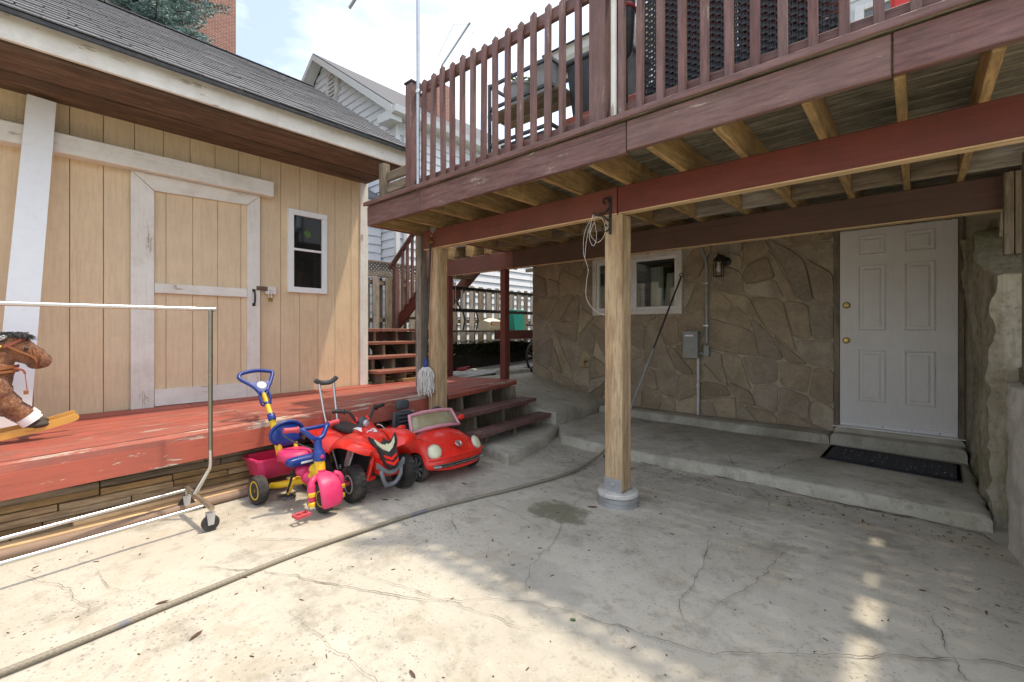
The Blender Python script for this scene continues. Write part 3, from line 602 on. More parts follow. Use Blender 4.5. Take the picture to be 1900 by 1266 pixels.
m = MB(); m.box(.46, .56, 3.86, 3.96, 1.035, 2.30, .006); obj('post', m, M['weathered_z'], sw_)
# ================================================================ the raised deck
dk = thing('raised_deck', 'raised timber deck with peeling plum railing on red beams and posts', 'deck', (-1.2, 4.0, 0))
rd = random.Random(5)
JX = [-4.02, -3.60, -3.15, -2.75, -2.38, -1.93, -1.54, -1.15, -.785, -.395, -.07, .21, .62, 1.02, 1.42]
for x in JX:
    m = MB(); y1 = 5.9 if x > -3.9 else 5.2; m.box(x, x+.038, 2.445, y1, 2.30+jit(.003), 2.4845, .003); obj('joist', m, M['joist_y'], dk)
for x in (-5.52, -5.15, -4.75, -4.38):
    m = MB(); m.box(x, x+.038, 4.36, 5.9, 2.30, 2.4845, .003); obj('joist', m, M['joist_y'], dk)
for a, b in zip(JX[:-1], JX[1:]):
    m = MB(); yy = 4.2+jit(.03); m.box(a+.0385, b-.0005, yy, yy+.038, 2.30+jit(.006), 2.48, .003); obj('blocking', m, M['grey_x' if rd.random() < .5 else 'weathered_x'], dk)
k = 0; y = 2.385
while y < 5.85:
    e = rd.uniform(-.006, .006); segs = [(-4.05+e, 1.7)]
    if 2.62 < y+.06 < 3.34: segs = [(-4.05+e, .40), (.485, 1.7)]  # slots out of view, cut to let sun patches fall on the patio
    elif 3.34 <= y < 4.6 and k % 4 == 0: segs = [(-4.05+e, .412+e), (.445, 1.7)]
    if y > 4.42: segs[0] = (-5.56+e, segs[0][1])
    for x0, x1 in segs:
        m = MB(); m.box(x0, x1, y, y+.131, 2.4855, 2.521, .003); obj('deck_board', m, M['under_x'], dk)  # boards cut narrow: wider gaps added to leak sun into the shade below
    y += .142; k += 1
for x0, x1 in ((-4.04, -3.205), (-3.2, -1.255), (-1.25, -.075), (-.07, 1.7)):
    m = MB(); m.box(x0, x1, 2.402+jit(.002), 2.440, (2.292 if x0 < -1.3 else 2.304)+jit(.002), 2.475, .004); obj('fascia_board', m, M['plum_x'], dk)
m = MB(); m.box(-4.06, 1.72, 2.368, 2.383, 2.479, 2.517, .004); obj('nosing', m, M['plum_x'], dk)
m = MB(); m.box(-4.058, -4.022, 2.445, 5.2, 2.292, 2.475, .004); obj('fascia_board', m, M['plum_y'], dk)
for x0, x1 in ((-3.87, -1.613), (-1.606, 1.7)):
    m = MB(); m.box(x0, x1, 2.952, 3.03, 2.112, 2.299, .005); b = obj('front_beam', m, M['beamred_x'], dk)
    m = MB(); m.box(x0+.004, x1-.004, 2.957, 3.026, 2.104, 2.112, .001); obj('bare_underside', m, M['newlumber_x'], b)
for x0, x1, mm in ((-5.32, -3.92, 'postred_x'), (-3.915, 1.7, 'beambrown_x')):
    m = MB(); m.box(x0, x1, 4.43, 4.51, 2.075, 2.299, .005); b = obj('back_beam', m, M[mm], dk)
    m = MB(); m.box(x0+.004, x1-.004, 4.435, 4.506, 2.068, 2.075, .001); obj('bare_underside', m, M['newlumber_x'], b)
# posts
m = MB(); m.box(-1.712, -1.572, 2.953, 3.093, .102, 2.104, .006); p = obj('post', m, M['pine_z'], dk)
m = MB(); m.box(-1.712, -1.572, 2.9475, 2.9525, .105, .19, .001); m.box(-1.712, -1.572, 3.0935, 3.0985, .105, .19, .001); m.box(-1.72, -1.564, 2.946, 3.10, .099, .106); pb = obj('post_base', m, M['galv'], p)
m = MB(); m.lathe([(0,0),(.016,0),(.016,-.008),(.009,-.009),(.008,-.02),(0,-.021)], (-1.642, 2.9475, .145), 'y', 6); obj('bolt', m, M['galv'], pb)
m = MB(); m.lathe([(0,.098),(.142,.098),(.148,.092),(.148,.07),(.143,.066)], (-1.64, 3.02, 0), 'z', 36); ft = obj('footing', m, M['footing_concrete'], dk, 35)
m = MB(); m.lathe([(.141,-.005),(.152,0),(.152,.024),(.146,.028),(.146,.034),(.152,.038),(.152,.062),(.141,.066)], (-1.64, 3.02, 0), 'z', 36); obj('footing_sleeve', m, M['galv'], ft, 30)
m = MB(); m.box(-3.782, -3.642, 2.953, 3.093, .0, 2.104, .006); obj('post', m, M['pine_z'], dk)
m = MB(); m.box(-4.115, -4.025, 3.035, 3.125, .585, 2.296, .008); obj('post', m, M['grey_z'], dk)
for x, y, z in ((-4.12, 4.44, .35), (-5.25, 4.44, .55)):
    m = MB(); m.box(x, x+.09, y-.04, y+.05, z-.3, 2.068, .004); obj('post', m, M['postred_z'], dk)
# railing
BX = [-3.217,-3.091,-2.962,-2.842,-2.72,-2.598,-2.477,-2.358,-2.231,-2.111,-1.99,-1.866,-1.746,-1.62,-1.314,-1.197,-1.076,-.954,-.835,-.717,-.595,-.477,-.358,-.24,-.122,-.001,.116,.235,.355,.475,.595,.715,.835,.955,1.075]
bme = []
for k in range(3):
    m = MB(); m.obox((0,0,-.01), (.038,.037,.95), None, .003)
    m.v = [(x+.0015*math.sin(z*3+k*2), y, z+(.011*(x/.019+.6*k-.6) if z > .4 else 0)) for x, y, z in m.v]; bme.append(m.mesh('baluster'))
for i, x in enumerate(BX):
    link_mesh('baluster', bme[i % 3], M['plum_z'], dk, (x+.004, 2.462, 2.982+jit(.006)), (jit(.012), jit(.010), jit(.05)))
for z0, z1 in ((3.368, 3.45), (2.545, 2.622)):
    for x0, x1 in ((-3.40, -1.535), (-1.418, 1.7)):
        m = MB(); m.box(x0, x1, 2.486, 2.524, z0, z1, .004); obj('rail', m, M['plum_x'], dk)
m = MB(); m.box(-3.46, -3.365, 2.44, 2.535, 2.522, 3.485, .005); p = obj('rail_post', m, M['plum_z'], dk)
m = MB(); m.box(-3.47, -3.355, 2.43, 2.545, 3.485, 3.505, .004); obj('cap', m, M['black_plastic'], p)
m = MB(); m.box(-1.535, -1.418, 2.452, 2.568, 2.522, 4.2, .005); obj('rail_post', m, M['plum_z'], dk)
m = MB(); m.box(-3.86, -3.79, 2.42, 2.50, 2.522, 2.86, .005); obj('rail_post', m, M['weathered_z'], dk)
for z in (2.58, 2.69):
    m = MB(); m.box(-3.789, -3.462, 2.46, 2.495, z, z+.085, .004); obj('rail', m, M['weathered_x'], dk)
m = MB(); m.tube([(-1.352,2.44,2.522),(-1.352,2.44,4.3)], .018, 10); obj('flag_pipe', m, M['white_z'], dk, 50)
m = MB(); m.obox((-3.70,2.949,2.305), (.075,.003,.075), Matrix.Rotation(R(45), 3, 'Y')); obj('tie_plate', m, M['galv'], dk)
m = MB(); m.box(.43, .475, 4.36, 4.428, 1.76, 2.30, .004); obj('hanging_board', m, M['weathered_z'], dk)
m = MB(); m.box(.48, .525, 4.36, 4.428, 1.76, 2.30, .004); obj('hanging_board', m, M['weathered_z'], dk)
# ---------------------------------------------------------------- metal clothesline poles on the deck edge
cl = thing('clothesline_pole', 'tall grey metal pole with a cross arm clamped to the deck railing', 'pole', (-3.236, 2.415, 2.5))
m = MB(); m.tube([(-3.236,2.415,2.4795),(-3.236,2.415,5.1)], .0155, 12); obj('pole', m, M['galv'], cl, 50)
m = MB(); m.tube([(-4.41,2.42,4.62),(-3.236,2.44,5.05),(-2.05,2.46,4.62)], .016, 10); obj('cross_arm', m, M['galv'], cl, 50)
m = MB(); m.lathe([(.022,0),(.024,.006),(.024,.026),(.022,.032)], (-3.236,2.415,3.32), 'z', 12); m.beam((-3.236,2.43,3.336),(-3.217,2.446,3.336), .012, .02); obj('clamp', m, M['chrome'], cl, 40)
c2 = thing('clothesline_prop', 'thin metal prop with bent wire loops standing on the deck against the sky', 'pole', (-3.98, 3.3, 2.52))
m = MB(); m.tube([(-3.98,3.3,2.522),(-3.98,3.3,4.24),(-3.63,3.4,4.613)], .013, 8); obj('pole', m, M['galv'], c2, 50)
m = MB(); m.tube([(-3.64,3.4,4.60),(-3.80,3.32,4.63),(-4.14,3.25,4.19),(-4.10,3.22,4.14),(-3.98,3.3,4.16)], .003, 5); m.tube([(-3.63,3.4,4.61),(-3.60,3.42,4.42),(-3.86,3.42,4.12),(-3.98,3.3,4.05)], .003, 5)
m.tube(curve([(-3.63,3.4,4.61),(-3.60,3.4,4.57),(-3.585,3.4,4.5),(-3.60,3.4,4.47)]), .003, 5); obj('wire', m, M['galv'], c2)
# ---------------------------------------------------------------- things standing on the deck
ps = thing('plant_stand', 'dark grey square tube plant stand behind the deck railing', 'plant stand', (-2.57, 3.15, 2.522))
for x in (-2.92, -2.23):
    for y in (2.98, 3.36):
        m = MB(); m.box(x-.013, x+.013, y-.013, y+.013, 2.522, 3.51, .002); obj('leg', m, M['seat_grey'], ps)
for z in (3.49, 3.28, 2.95):
    m = MB(); m.box(-2.905, -2.245, 2.968, 2.992, z-.012, z+.012); m.box(-2.905, -2.245, 3.348, 3.372, z-.012, z+.012); m.box(-2.932, -2.908, 2.995, 3.345, z-.012, z+.012); m.box(-2.242, -2.218, 2.995, 3.345, z-.012, z+.012); obj('rail', m, M['seat_grey'], ps)
m = MB(); m.box(-2.99, -2.16, 3.02, 3.17, 3.232, 3.266, .004); m2 = MB(); m2.box(-2.97, -2.18, 3.18, 3.33, 3.232, 3.266, .004); obj('shelf_plank', m, M['weathered_x'], ps); obj('shelf_plank', m2, M['weathered_x'], ps)
def pot(x, y, z, r, h, label, leaf):
    t = thing('plant_pot', label, 'plant pot', (x, y, z), local=True)
    m = MB(); m.lathe([(0,0),(r*.74,0),(r*.96,h*.9),(r*1.06,h*.9),(r*1.06,h),(r*.95,h),(r*.93,h*.93),(0,h*.93)], (0,0,0), 'z', 24); obj('pot', m, M['pot_grey'], t, 35)
    if leaf:
        m = MB()
        for k in range(40):
            a = rd.uniform(0, 6.3); q = rd.uniform(0, r*.8); c = Vector((q*math.cos(a), q*math.sin(a), h+rd.uniform(-.01, .09))); d = Vector((math.cos(a), math.sin(a), rd.uniform(-.2,.8)))*.035; s_ = Vector((-d.y, d.x, 0))*.5
            m.add([c-d, c+s_, c+d, c-s_], [(0,1,2,3)])
        obj('foliage', m, M['leafgreen'], t)
pot(-2.70, 3.16, 3.292-.026, .15, .20, 'grey plant pot with bright green leaves on the plant stand', True)
pot(-2.39, 3.17, 3.292-.026, .155, .27, 'taller grey plant pot without leaves on the plant stand', False)
def tote(x0, x1, y0, y1, z0, z1, label):
    t = thing('storage_tote', label, 'storage tote', ((x0+x1)/2, (y0+y1)/2, z0))
    m = MB(); k = .04; m.loft([[(x0+k,y0+k,z0),(x1-k,y0+k,z0),(x1-k,y1-k,z0),(x0+k,y1-k,z0)], [(x0,y0,z1-.04),(x1,y0,z1-.04),(x1,y1,z1-.04),(x0,y1,z1-.04)]]); obj('body', m, M['black_plastic'], t)
    m = MB(); m.box(x0-.025, x1+.025, y0-.025, y1+.025, z1-.04, z1, .01); obj('rim', m, M['seat_grey'], t)
tote(-2.78, -2.30, 3.02, 3.36, 2.522, 2.93, 'black storage tote under the plant stand on the deck')
wb = MB(); wb.box(-2.20, -1.55, 3.12, 3.62, 2.522, 3.02, .006); tag(obj('wooden_box', wb, M['deckred_x']), 'red brown wooden box on the deck carrying a black tote', 'box')
tote(-2.18, -1.66, 3.14, 3.60, 3.0205, 3.50, 'black storage tote on top of the red brown wooden box')
# wicker sofa seen from behind
ws = thing('wicker_sofa', 'dark grey woven wicker sofa back with red cushions behind the railing', 'sofa', (-.78, 3.0, 2.522))
m = MB(); x0, x1, zb, zt, yy = -1.31, -.25, 2.66, 3.62, 2.76; nv = 31
for r in range(50):
    z = zb+.010+r*.0192; pts = []
    for i in range(nv*2+1): pts.append((x0+(x1-x0)*i/(nv*2), yy+.007*math.sin(math.pi*(i/2+r)+math.pi/2*0)*(1 if i % 2 else 0)+.0065*((-1)**((i//2+r) % 2))*(1 if i % 2 == 0 else 0), z))
    for a, b in zip(pts[:-1], pts[1:]): m.beam(a, b, .005, .0125)
obj('weave', m, M['wicker'], ws)['kind'] = 'stuff'
m = MB()
for i in range(0, nv+1):
    x = x0+(x1-x0)*i/nv
    for o_ in (-.006, .006): m.box(x+o_-.0028, x+o_+.0028, yy-.003, yy+.003, zb, zt)
obj('upright_strands', m, M['wicker'], ws)['kind'] = 'stuff'
m = MB(); m.tube([(x0,yy,zb),(x1,yy,zb),(x1,yy,zt),(x0,yy,zt)], .016, 8, True); obj('frame', m, M['wicker'], ws, 50)
for x in (x0+.03, x1-.03):
    for y in (2.78, 3.4):
        m = MB(); m.box(x-.02, x+.02, y-.02, y+.02, 2.522, 2.70); obj('leg', m, M['wicker'], ws)
m = MB(); m.box(x0, x1, 2.775, 3.42, 2.66, 2.86, .02); obj('seat', m, M['wicker'], ws)
for a, b in ((x0+.05, -.80), (-.77, x1-.05)):
    m = MB(); m.box(a, b, 2.79, 2.95, 2.88, 3.45, .05); obj('cushion', m, M['red_cloth'], ws, 60)
um = thing('folded_umbrella', 'black folded patio umbrella tied with a red ribbon beside the sofa', 'umbrella', (-1.40, 2.72, 2.522))
m = MB(); m.lathe([(.0,.0),(.10,.0),(.11,.03),(.03,.06),(.02,.5),(.055,.55),(.075,.9),(.06,1.3),(.02,1.7),(0,1.72)], (-1.42,2.70,2.522), 'z', 16); obj('canopy', m, M['black_plastic'], um, 50)
m = MB(); m.lathe([(.076,.0),(.08,.012),(.076,.024)], (-1.42,2.70,3.33), 'z', 14); m.tube(curve([(-1.42,2.62,3.34),(-1.40,2.60,3.36),(-1.38,2.60,3.33)]), .007, 6); obj('ribbon', m, M['red_cloth'], um, 50)
m = MB(); m.box(-.11, .02, 3.4, 3.52, 2.522, 3.2, .02); tag(obj('red_can', m, M['red_plastic']), 'red plastic container standing on the deck by the patio door', 'container')
# ---------------------------------------------------------------- hooks, wire, mop, pole
hk = thing('scroll_hook', 'black wrought iron scroll bracket screwed to the pale square post', 'bracket', (-1.665, 2.945, 2.0))
m = MB(); m.box(-1.672, -1.652, 2.940, 2.951, 1.965, 2.235, .002); obj('plate', m, M['black_metal'], hk)
def spiral(c, r0, r1, a0, a1, y, n=22): return [(c[0]+(r0+(r1-r0)*i/n)*math.cos(a0+(a1-a0)*i/n), y, c[1]+(r0+(r1-r0)*i/n)*math.sin(a0+(a1-a0)*i/n)) for i in range(n+1)]
m = MB(); m.tube(spiral((-1.70,2.205), .032, .008, -.2, 5.5, 2.941), .006, 6); m.tube(spiral((-1.70,2.02), .04, .010, .4, -6.0, 2.941), .006, 6); m.tube(curve([(-1.672,2.941,2.06),(-1.71,2.93,2.10),(-1.745,2.90,2.105),(-1.76,2.88,2.13)]), .007, 6); m.tube(curve([(-1.672,2.941,2.16),(-1.70,2.935,2.125),(-1.74,2.91,2.12)]), .006, 6); obj('scrolls', m, M['black_metal'], hk, 50)
m = MB(); m.tube(curve([(-1.76,2.88,2.11),(-1.84,2.89,2.0),(-1.86,2.9,1.85),(-1.82,2.9,1.72),(-1.845,2.92,1.64),(-1.85,2.92,1.52),(-1.81,2.93,1.44),(-1.74,2.94,1.39),(-1.70,2.945,1.375)], 8), .0016, 5)
m.tube(curve([(-1.77,2.88,2.11),(-1.79,2.87,1.95),(-1.755,2.87,1.88),(-1.73,2.87,1.95),(-1.76,2.88,2.09)], 8), .0016, 5); m.tube(curve([(-1.76,2.88,2.10),(-1.68,2.87,2.06),(-1.66,2.87,1.96),(-1.72,2.87,1.90),(-1.78,2.87,1.97),(-1.76,2.88,2.05)], 8), .0016, 5); m.tube(curve([(-1.765,2.88,2.10),(-1.81,2.87,1.95),(-1.83,2.87,1.80)], 8), .0016, 5)
tag(obj('hanging_wire', m, M['rope_white'], None, 60), 'loops of thin white cord hanging from the scroll bracket', 'cord')
mo = thing('string_mop', 'white string mop with a blue collar hanging head down on the post', 'mop', (-3.735, 2.91, .64))
m = MB(); m.tube([(-3.70,2.915,2.13),(-3.752,2.90,.93)], .0115, 10); obj('handle', m, M['black_plastic'], mo, 50)
m = MB(); m.lathe([(.012,.075),(.02,.065),(.022,.0),(.034,-.01),(.03,-.02),(0,-.02)], (-3.753,2.90,.905), 'z', 14); obj('collar', m, M['blue_plastic'], mo, 40)
m = MB()
for k in range(150):
    a = rd.uniform(0, 6.28); q = rd.uniform(.25, 1)**.5; rr = .098*q; L = rd.uniform(.22, .30); c = Vector((-3.753, 2.90, .89)); ph = rd.uniform(0, 6)
    P = [c+Vector((rr*math.cos(a)*min(1, .28+t*3.2), rr*.75*math.sin(a)*min(1, .28+t*3.2), -L*t))+Vector((.006*math.sin(t*9+ph), .006*math.cos(t*8+ph), 0)) for t in [i/7 for i in range(8)]]
    m.tube(P, .0042, 4)
obj('strings', m, M['rope_white'], mo, 60)['kind'] = 'stuff'
m = MB(); m.tube(curve([(-3.72,2.945,2.235),(-3.715,2.925,2.20),(-3.72,2.90,2.17),(-3.70,2.895,2.13)]), .006, 6); m.tube(curve([(-3.755,2.945,2.16),(-3.74,2.92,2.14),(-3.70,2.90,2.15),(-3.665,2.92,2.16)]), .006, 6); m.tube([(-3.715,2.945,2.24),(-3.73,2.94,2.20),(-3.71,2.94,2.16)], .009, 6)
tag(obj('brass_hook', m, M['brass'], None, 50), 'ornate brass hook on the red beam holding the mop', 'hook')
lp = thing('leaning_pole', 'thin black extension pole leaning against the white window frame', 'pole', (-2.72, 5.25, .1))
m = MB(); m.tube([(-2.265,5.835,1.95),(-2.50,5.53,1.03)], .0115, 8); obj('pole', m, M['black_plastic'], lp, 50)
m = MB(); m.tube([(-2.50,5.53,1.03),(-2.737,5.22,.105)], .0145, 8); obj('sleeve', m, M['conduit'], lp, 50)
m = MB(); m.tube(spiral((-2.262,1.975), .022, .022, 0, 6.28, 5.83), .005, 6); m.ball((-2.262,5.832,1.953), .013, 8, 5); obj('head', m, M['black_plastic'], lp, 50)
# ================================================================ the shed
XS = -5.3; rb = random.Random(21)
sh = thing('shed', 'tan board siding shed with grey shingle roof and deep brown eave', 'shed', (-6.6, 1.0, .5))
m = MB(); m.box(-8.6, XS-.022, -2.2, 3.14, .45, 3.2); obj('wall_core', m, M['soffit_z'], sh)
sb = {}
y = .391-.2115*12
while y < 3.02:
    y1 = min(y+.2115, 3.045)
    for z0, z1 in ((.545, 3.145),):
        segs = [(z0, z1)]
        if 2.16 < (y+y1)/2 < 2.60 or (y < 2.6 and y1 > 2.16): segs = [(.545, 1.70), (2.63, 3.145)] if (y > 2.15 and y1 < 2.61) else [(z0, z1)]
        for a, b in segs:
            m = MB(); m.box(XS-.018, XS+jit(.0012), y+.0022, y1-.0022, a, b, .0025); obj('siding_board', m, M['siding_z'], sh)
    y += .2115
m = MB(); m.box(XS-.02, XS+.022, 3.045, 3.155, .55, 3.145, .004); obj('corner_trim', m, M['white_z'], sh)
# window
w0, w1, z0, z1 = 2.155, 2.605, 1.695, 2.638; t = .062
m = MB()
m.box(XS-.01, XS+.034, w0, w1, z1-t, z1, .003); m.box(XS-.01, XS+.034, w0, w1, z0, z0+t, .003); m.box(XS-.01, XS+.033, w0, w0+t, z0+t, z1-t, .003); m.box(XS-.01, XS+.033, w1-t, w1, z0+t, z1-t, .003)
sw = obj('window', m, M['vinyl'], sh)
m = MB(); m.box(XS+.002, XS+.028, w0+t, w1-t, 2.175, 2.20, .002); obj('glazing_bar', m, M['vinyl'], sw)
for a, b in ((z0+t, 2.175), (2.20, z1-t)):
    m = MB(); m.box(XS+.004, XS+.008, w0+t, w1-t, a, b); obj('pane', m, M['shed_glass'], sw)
m = MB(); m.prism([(2.33,2.39),(2.37,2.33),(2.42,2.36),(2.41,2.41),(2.36,2.42)], XS+.0085, XS+.0095, 'x'); obj('window_sticker', m, M['weed'], sw)
# sliding door
d0, d1, dz0, dz1 = .781, 1.852, .585, 2.70; XD = XS+.03
dr = MB()
for k in range(6):
    a = d0+.05+k*.2115; b = min(a+.208, d1-.02)
    if b > a: dr.box(XS+.006, XD-.006, a, b, dz0+.03, dz1-.02, .002)
dr.box(XS+.004, XS+.008, d0+.02, d1-.02, dz0+.03, dz1-.02); door2 = obj('sliding_door', dr, M['siding_z'], sh)
def trim(poly, t0=XD-.004, t1=XD+.022, mt='white_z'):
    m = MB(); m.prism(poly, t0, t1, 'x'); return obj('door_frame', m, M[mt], door2)
trim([(d0,dz0-.03),(d0+.165,dz0-.03),(d0+.165,2.545),(d0,2.695)]); trim([(d1-.125,dz0-.03),(d1,dz0-.03),(d1,2.695),(d1-.125,2.575)])
trim([(d0+.003,2.698),(d0+.168,2.552),(d1-.128,2.58),(d1-.003,2.698)], mt='white_y'); trim([(d0+.169,1.612),(d1-.128,1.612),(d1-.128,1.70),(d0+.169,1.70)], mt='white_y'); trim([(d0+.169,dz0-.022),(d1-.128,dz0-.022),(d1-.128,.715),(d0+.169,.715)], mt='white_y')
m = MB(); m.box(XS-.005, XS+.13, -1.6, 1.965, 2.702, 2.862, .006); obj('track_cover', m, M['white_y'], sh)
m = MB(); m.tube(curve([(XD+.022,1.79,1.685),(XD+.052,1.79,1.66),(XD+.058,1.79,1.61),(XD+.052,1.79,1.56),(XD+.022,1.79,1.535)]), .009, 8); m.box(XD+.02, XD+.027, 1.775, 1.805, 1.67, 1.70); m.box(XD+.02, XD+.027, 1.775, 1.805, 1.52, 1.55); obj('handle', m, M['black_metal'], door2, 50)
m = MB(); m.box(XD+.022, XD+.028, 1.815, 1.925, 1.69, 1.735, .001); obj('hasp', m, M['soffit_y'], door2)
m = MB(); m.box(XS, XS+.05, 1.91, 2.02, 1.655, 1.74, .004); obj('hasp_block', m, M['white_y'], sh)
pl = thing('padlock', 'small brass padlock hanging from the shed door hasp', 'padlock', (XS+.065, 1.945, 1.58))
m = MB(); m.box(XS+.052, XS+.070, 1.93, 1.975, 1.575, 1.615, .003); obj('body', m, M['brass'], pl)
m = MB(); m.tube(curve([(XS+.061,1.938,1.61),(XS+.061,1.935,1.68),(XS+.061,1.948,1.70),(XS+.061,1.962,1.685),(XS+.061,1.966,1.61)]), .004, 6); obj('shackle', m, M['chrome'], pl, 50)
# eave
xs = [-5.30, -5.10, -4.93, -4.76, -4.59, -4.385]
for i, (a, b) in enumerate(zip(xs[:-1], xs[1:])):
    zz = 3.148-(.010 if i in (0, 1) else 0); m = MB(); m.box(a+.003, b-.003, -2.2, 3.13, zz, zz+.02, .003); obj('soffit_board', m, M['soffit_y'], sh)
m = MB(); m.box(-4.46, -4.40, -2.2, 3.125, 3.105, 3.147, .004); obj('eave_beam', m, M['soffit_y'], sh)
m = MB(); m.box(-4.384, -4.352, -2.2, 3.14, 3.128, 3.300, .004); obj('fascia', m, M['white_y'], sh)
m = MB(); m.prism([(-5.3,3.17),(-4.385,3.17),(-4.385,3.29),(-6.9,4.90),(-8.9,3.6),(-8.6,3.2)], 3.10, 3.135, 'y'); obj('gable_board', m, M['white_y'], sh)
RE, RR = Vector((-4.30, 0, 3.292)), Vector((-6.9, 0, 4.955)); sl_ = (RR-RE); SLN = sl_.length; sd = sl_.normalized(); nrm = Vector((-sd.z, 0, sd.x)); nrm = -nrm if nrm.z < 0 else nrm
m = MB(); m.prism([(RE.x, RE.z-.004), (RR.x, RR.z-.004), (-9.2, 3.5), (-9.2, 3.44), (RR.x, RR.z-.05), (RE.x+.02, RE.z-.03)], -2.25, 3.18, 'y'); roof = obj('roof', m, M['shingle_asphalt'], sh)
m = MB(); m.prism([(RE.x+.022, RE.z-.022), (RE.x+.022, RE.z+.006), (RE.x-.1, RE.z+.072), (RE.x-.1, RE.z+.055)], -2.25, 3.19, 'y'); obj('drip_edge', m, M['black_metal'], roof)
# shingles: tabs overlapping upwards, slightly uneven
ang = math.atan2(sd.z, -sd.x); tm = []
for k in range(4):
    q = MB(); q.obox((0,0,0), (.30, .297-.004*k, .012), None, .002); tm.append(q.mesh('shingle'))
far = MB(); cnt = 0
rows = int(SLN/.138)+1
for r in range(rows):
    off = (r % 2)*.15+((r*37) % 10)*.004; y = 3.19-off*0
    yy = -2.2
    ys = []
    yk = 3.185+off
    while yk > -2.2: ys.append(yk-.15); yk -= .30
    for yc in ys:
        a = yc+.1485; b = yc-.1485
        if b > 3.16: continue
        c = RE+sd*(r*.138+.14+jit(.003))+nrm*(.020+jit(.002)); cut = max(0, a-3.19)
        if yc > -.05 and cnt < 300 and cut < .001:
            o = link_mesh('shingle', tm[rb.randrange(4)], M['shingle_asphalt'], roof, (c.x, yc, c.z), (0, ang-R(3.6)+jit(.006), jit(.006))); cnt += 1
        else:
            ll = .297-cut; q = Matrix.Rotation(ang-R(3.6), 3, 'Y'); far.obox((c.x, yc-cut/2, c.z), (.30, ll, .012), q)
obj('shingles', far, M['shingle_asphalt'], roof)['kind'] = 'stuff'
m = MB()
for r in range(14):
    yc = 3.05-r*.4; m.prism([(-6.80,4.955),(-6.90,5.005),(-7.0,4.955),(-7.0,4.945),(-6.90,4.99),(-6.80,4.945)], yc-.27, yc+.14, 'y')
obj('ridge_cap', m, M['shingle_asphalt'], roof)
# scrap of wire mesh lying on the track cover
m = MB()
for i in range(26): m.tube([(XS+.02+.004*i/3, -.35+i*.036, 2.865), (XS+.06, -.30+i*.036+.03, 2.93), (XS+.05, -.33+i*.036+.06, 3.0)], .0011, 3)
for k in range(6): m.tube([(XS+.03+.006*k, -.35, 2.868+k*.026), (XS+.04+.004*k, .62, 2.868+k*.024)], .0011, 3)
tag(obj('wire_mesh', m, M['galv']), 'scrap of rusty wire mesh lying on top of the sliding door track', 'wire mesh')
# ================================================================ the porch
po = thing('porch', 'low red painted plank porch in front of the shed with steps at its end', 'porch', (-4.5, 1.5, 0))
def fz(Y): return .515+.0254*Y
def fx(Y): return -3.745-.029*Y
def bz(Y): return .553+.004*Y
def quadboard(pts, th, ch=.004):
    """board from four top corners"""
    P = [Vector(p) for p in pts]; c = sum(P, Vector())/4; m = MB()
    ins = [p+(c-p).normalized()*ch*1.4 for p in P]; dn = Vector((0,0,-1))
    m.loft([[p+dn*th for p in P], [p+dn*ch for p in P], ins]); return m
NP = 11
for i in range(NP):
    def pt(u, Y): return Vector((fx(Y)+(XS+.012-fx(Y))*u, Y, fz(Y)+(bz(Y)-fz(Y))*u))
    u0, u1 = i/NP, (i+1)/NP-.004; ye = 4.46+jit(.01); ys = [(-2.0, 1.22+.05*((i*7) % 5)), (1.226+.05*((i*7) % 5), ye)] if i % 3 == 1 else [(-2.0, ye)]
    for ya, yb in ys:
        dz = jit(.0025); obj('plank', quadboard([pt(u0,ya)+Vector((0,0,dz)), pt(u1,ya)+Vector((0,0,dz)), pt(u1,yb)+Vector((0,0,dz)), pt(u0,yb)+Vector((0,0,dz))], .035), M['deckworn_y' if i == 0 else 'deckred_y'], po)
for ya, yb in ((-2.0, 1.9), (1.905, 3.12)):
    m = MB(); h = .182
    m.loft([[(fx(Y)-.038, Y, fz(Y)-.04-h+.04), (fx(Y)+.008, Y, fz(Y)-.04-h+.04), (fx(Y)+.008, Y, fz(Y)-.037), (fx(Y)-.038, Y, fz(Y)-.037)] for Y in (ya, yb)]); obj('fascia_board', m, M['fasciared_y'], po)
m = MB(); m.box(-5.2, -4.16, -1.9, 3.3, .05, .36); obj('dark_fill', m, M['darkvoid'], po)  # near-black block: the shade of the hollow under the porch painted in
# steps at the right end
obj('tread', quadboard([(-3.835,3.12,.592),(-3.61,3.10,.592),(-3.93,4.52,.592),(-4.10,4.52,.592)], .042), M['deckred_y'], po)
obj('tread', quadboard([(-3.625,3.096,.412),(-3.41,3.12,.412),(-3.575,4.49,.412),(-3.79,4.46,.412)], .042), M['plum_y'], po)
obj('tread', quadboard([(-3.405,3.135,.235),(-3.215,3.166,.235),(-3.39,4.62,.235),(-3.59,4.59,.235)], .042), M['plum_y'], po)
for yy, sx in ((3.34, 0), (3.86, -.07), (4.36, -.135)):
    m = MB(); m.prism([(-4.2,.10),(-3.31+sx,.10),(-3.31+sx,.192),(-3.47+sx,.192),(-3.49+sx,.368),(-3.68+sx,.368),(-3.70+sx,.548),(-4.2,.548)], yy-.02, yy+.02, 'y'); obj('stringer', m, M['weathered_z'], po)
m = MB(); m.box(-3.66, -3.53, 4.60, 4.66, .1, .23, .004); obj('stringer', m, M['weathered_z'], po)
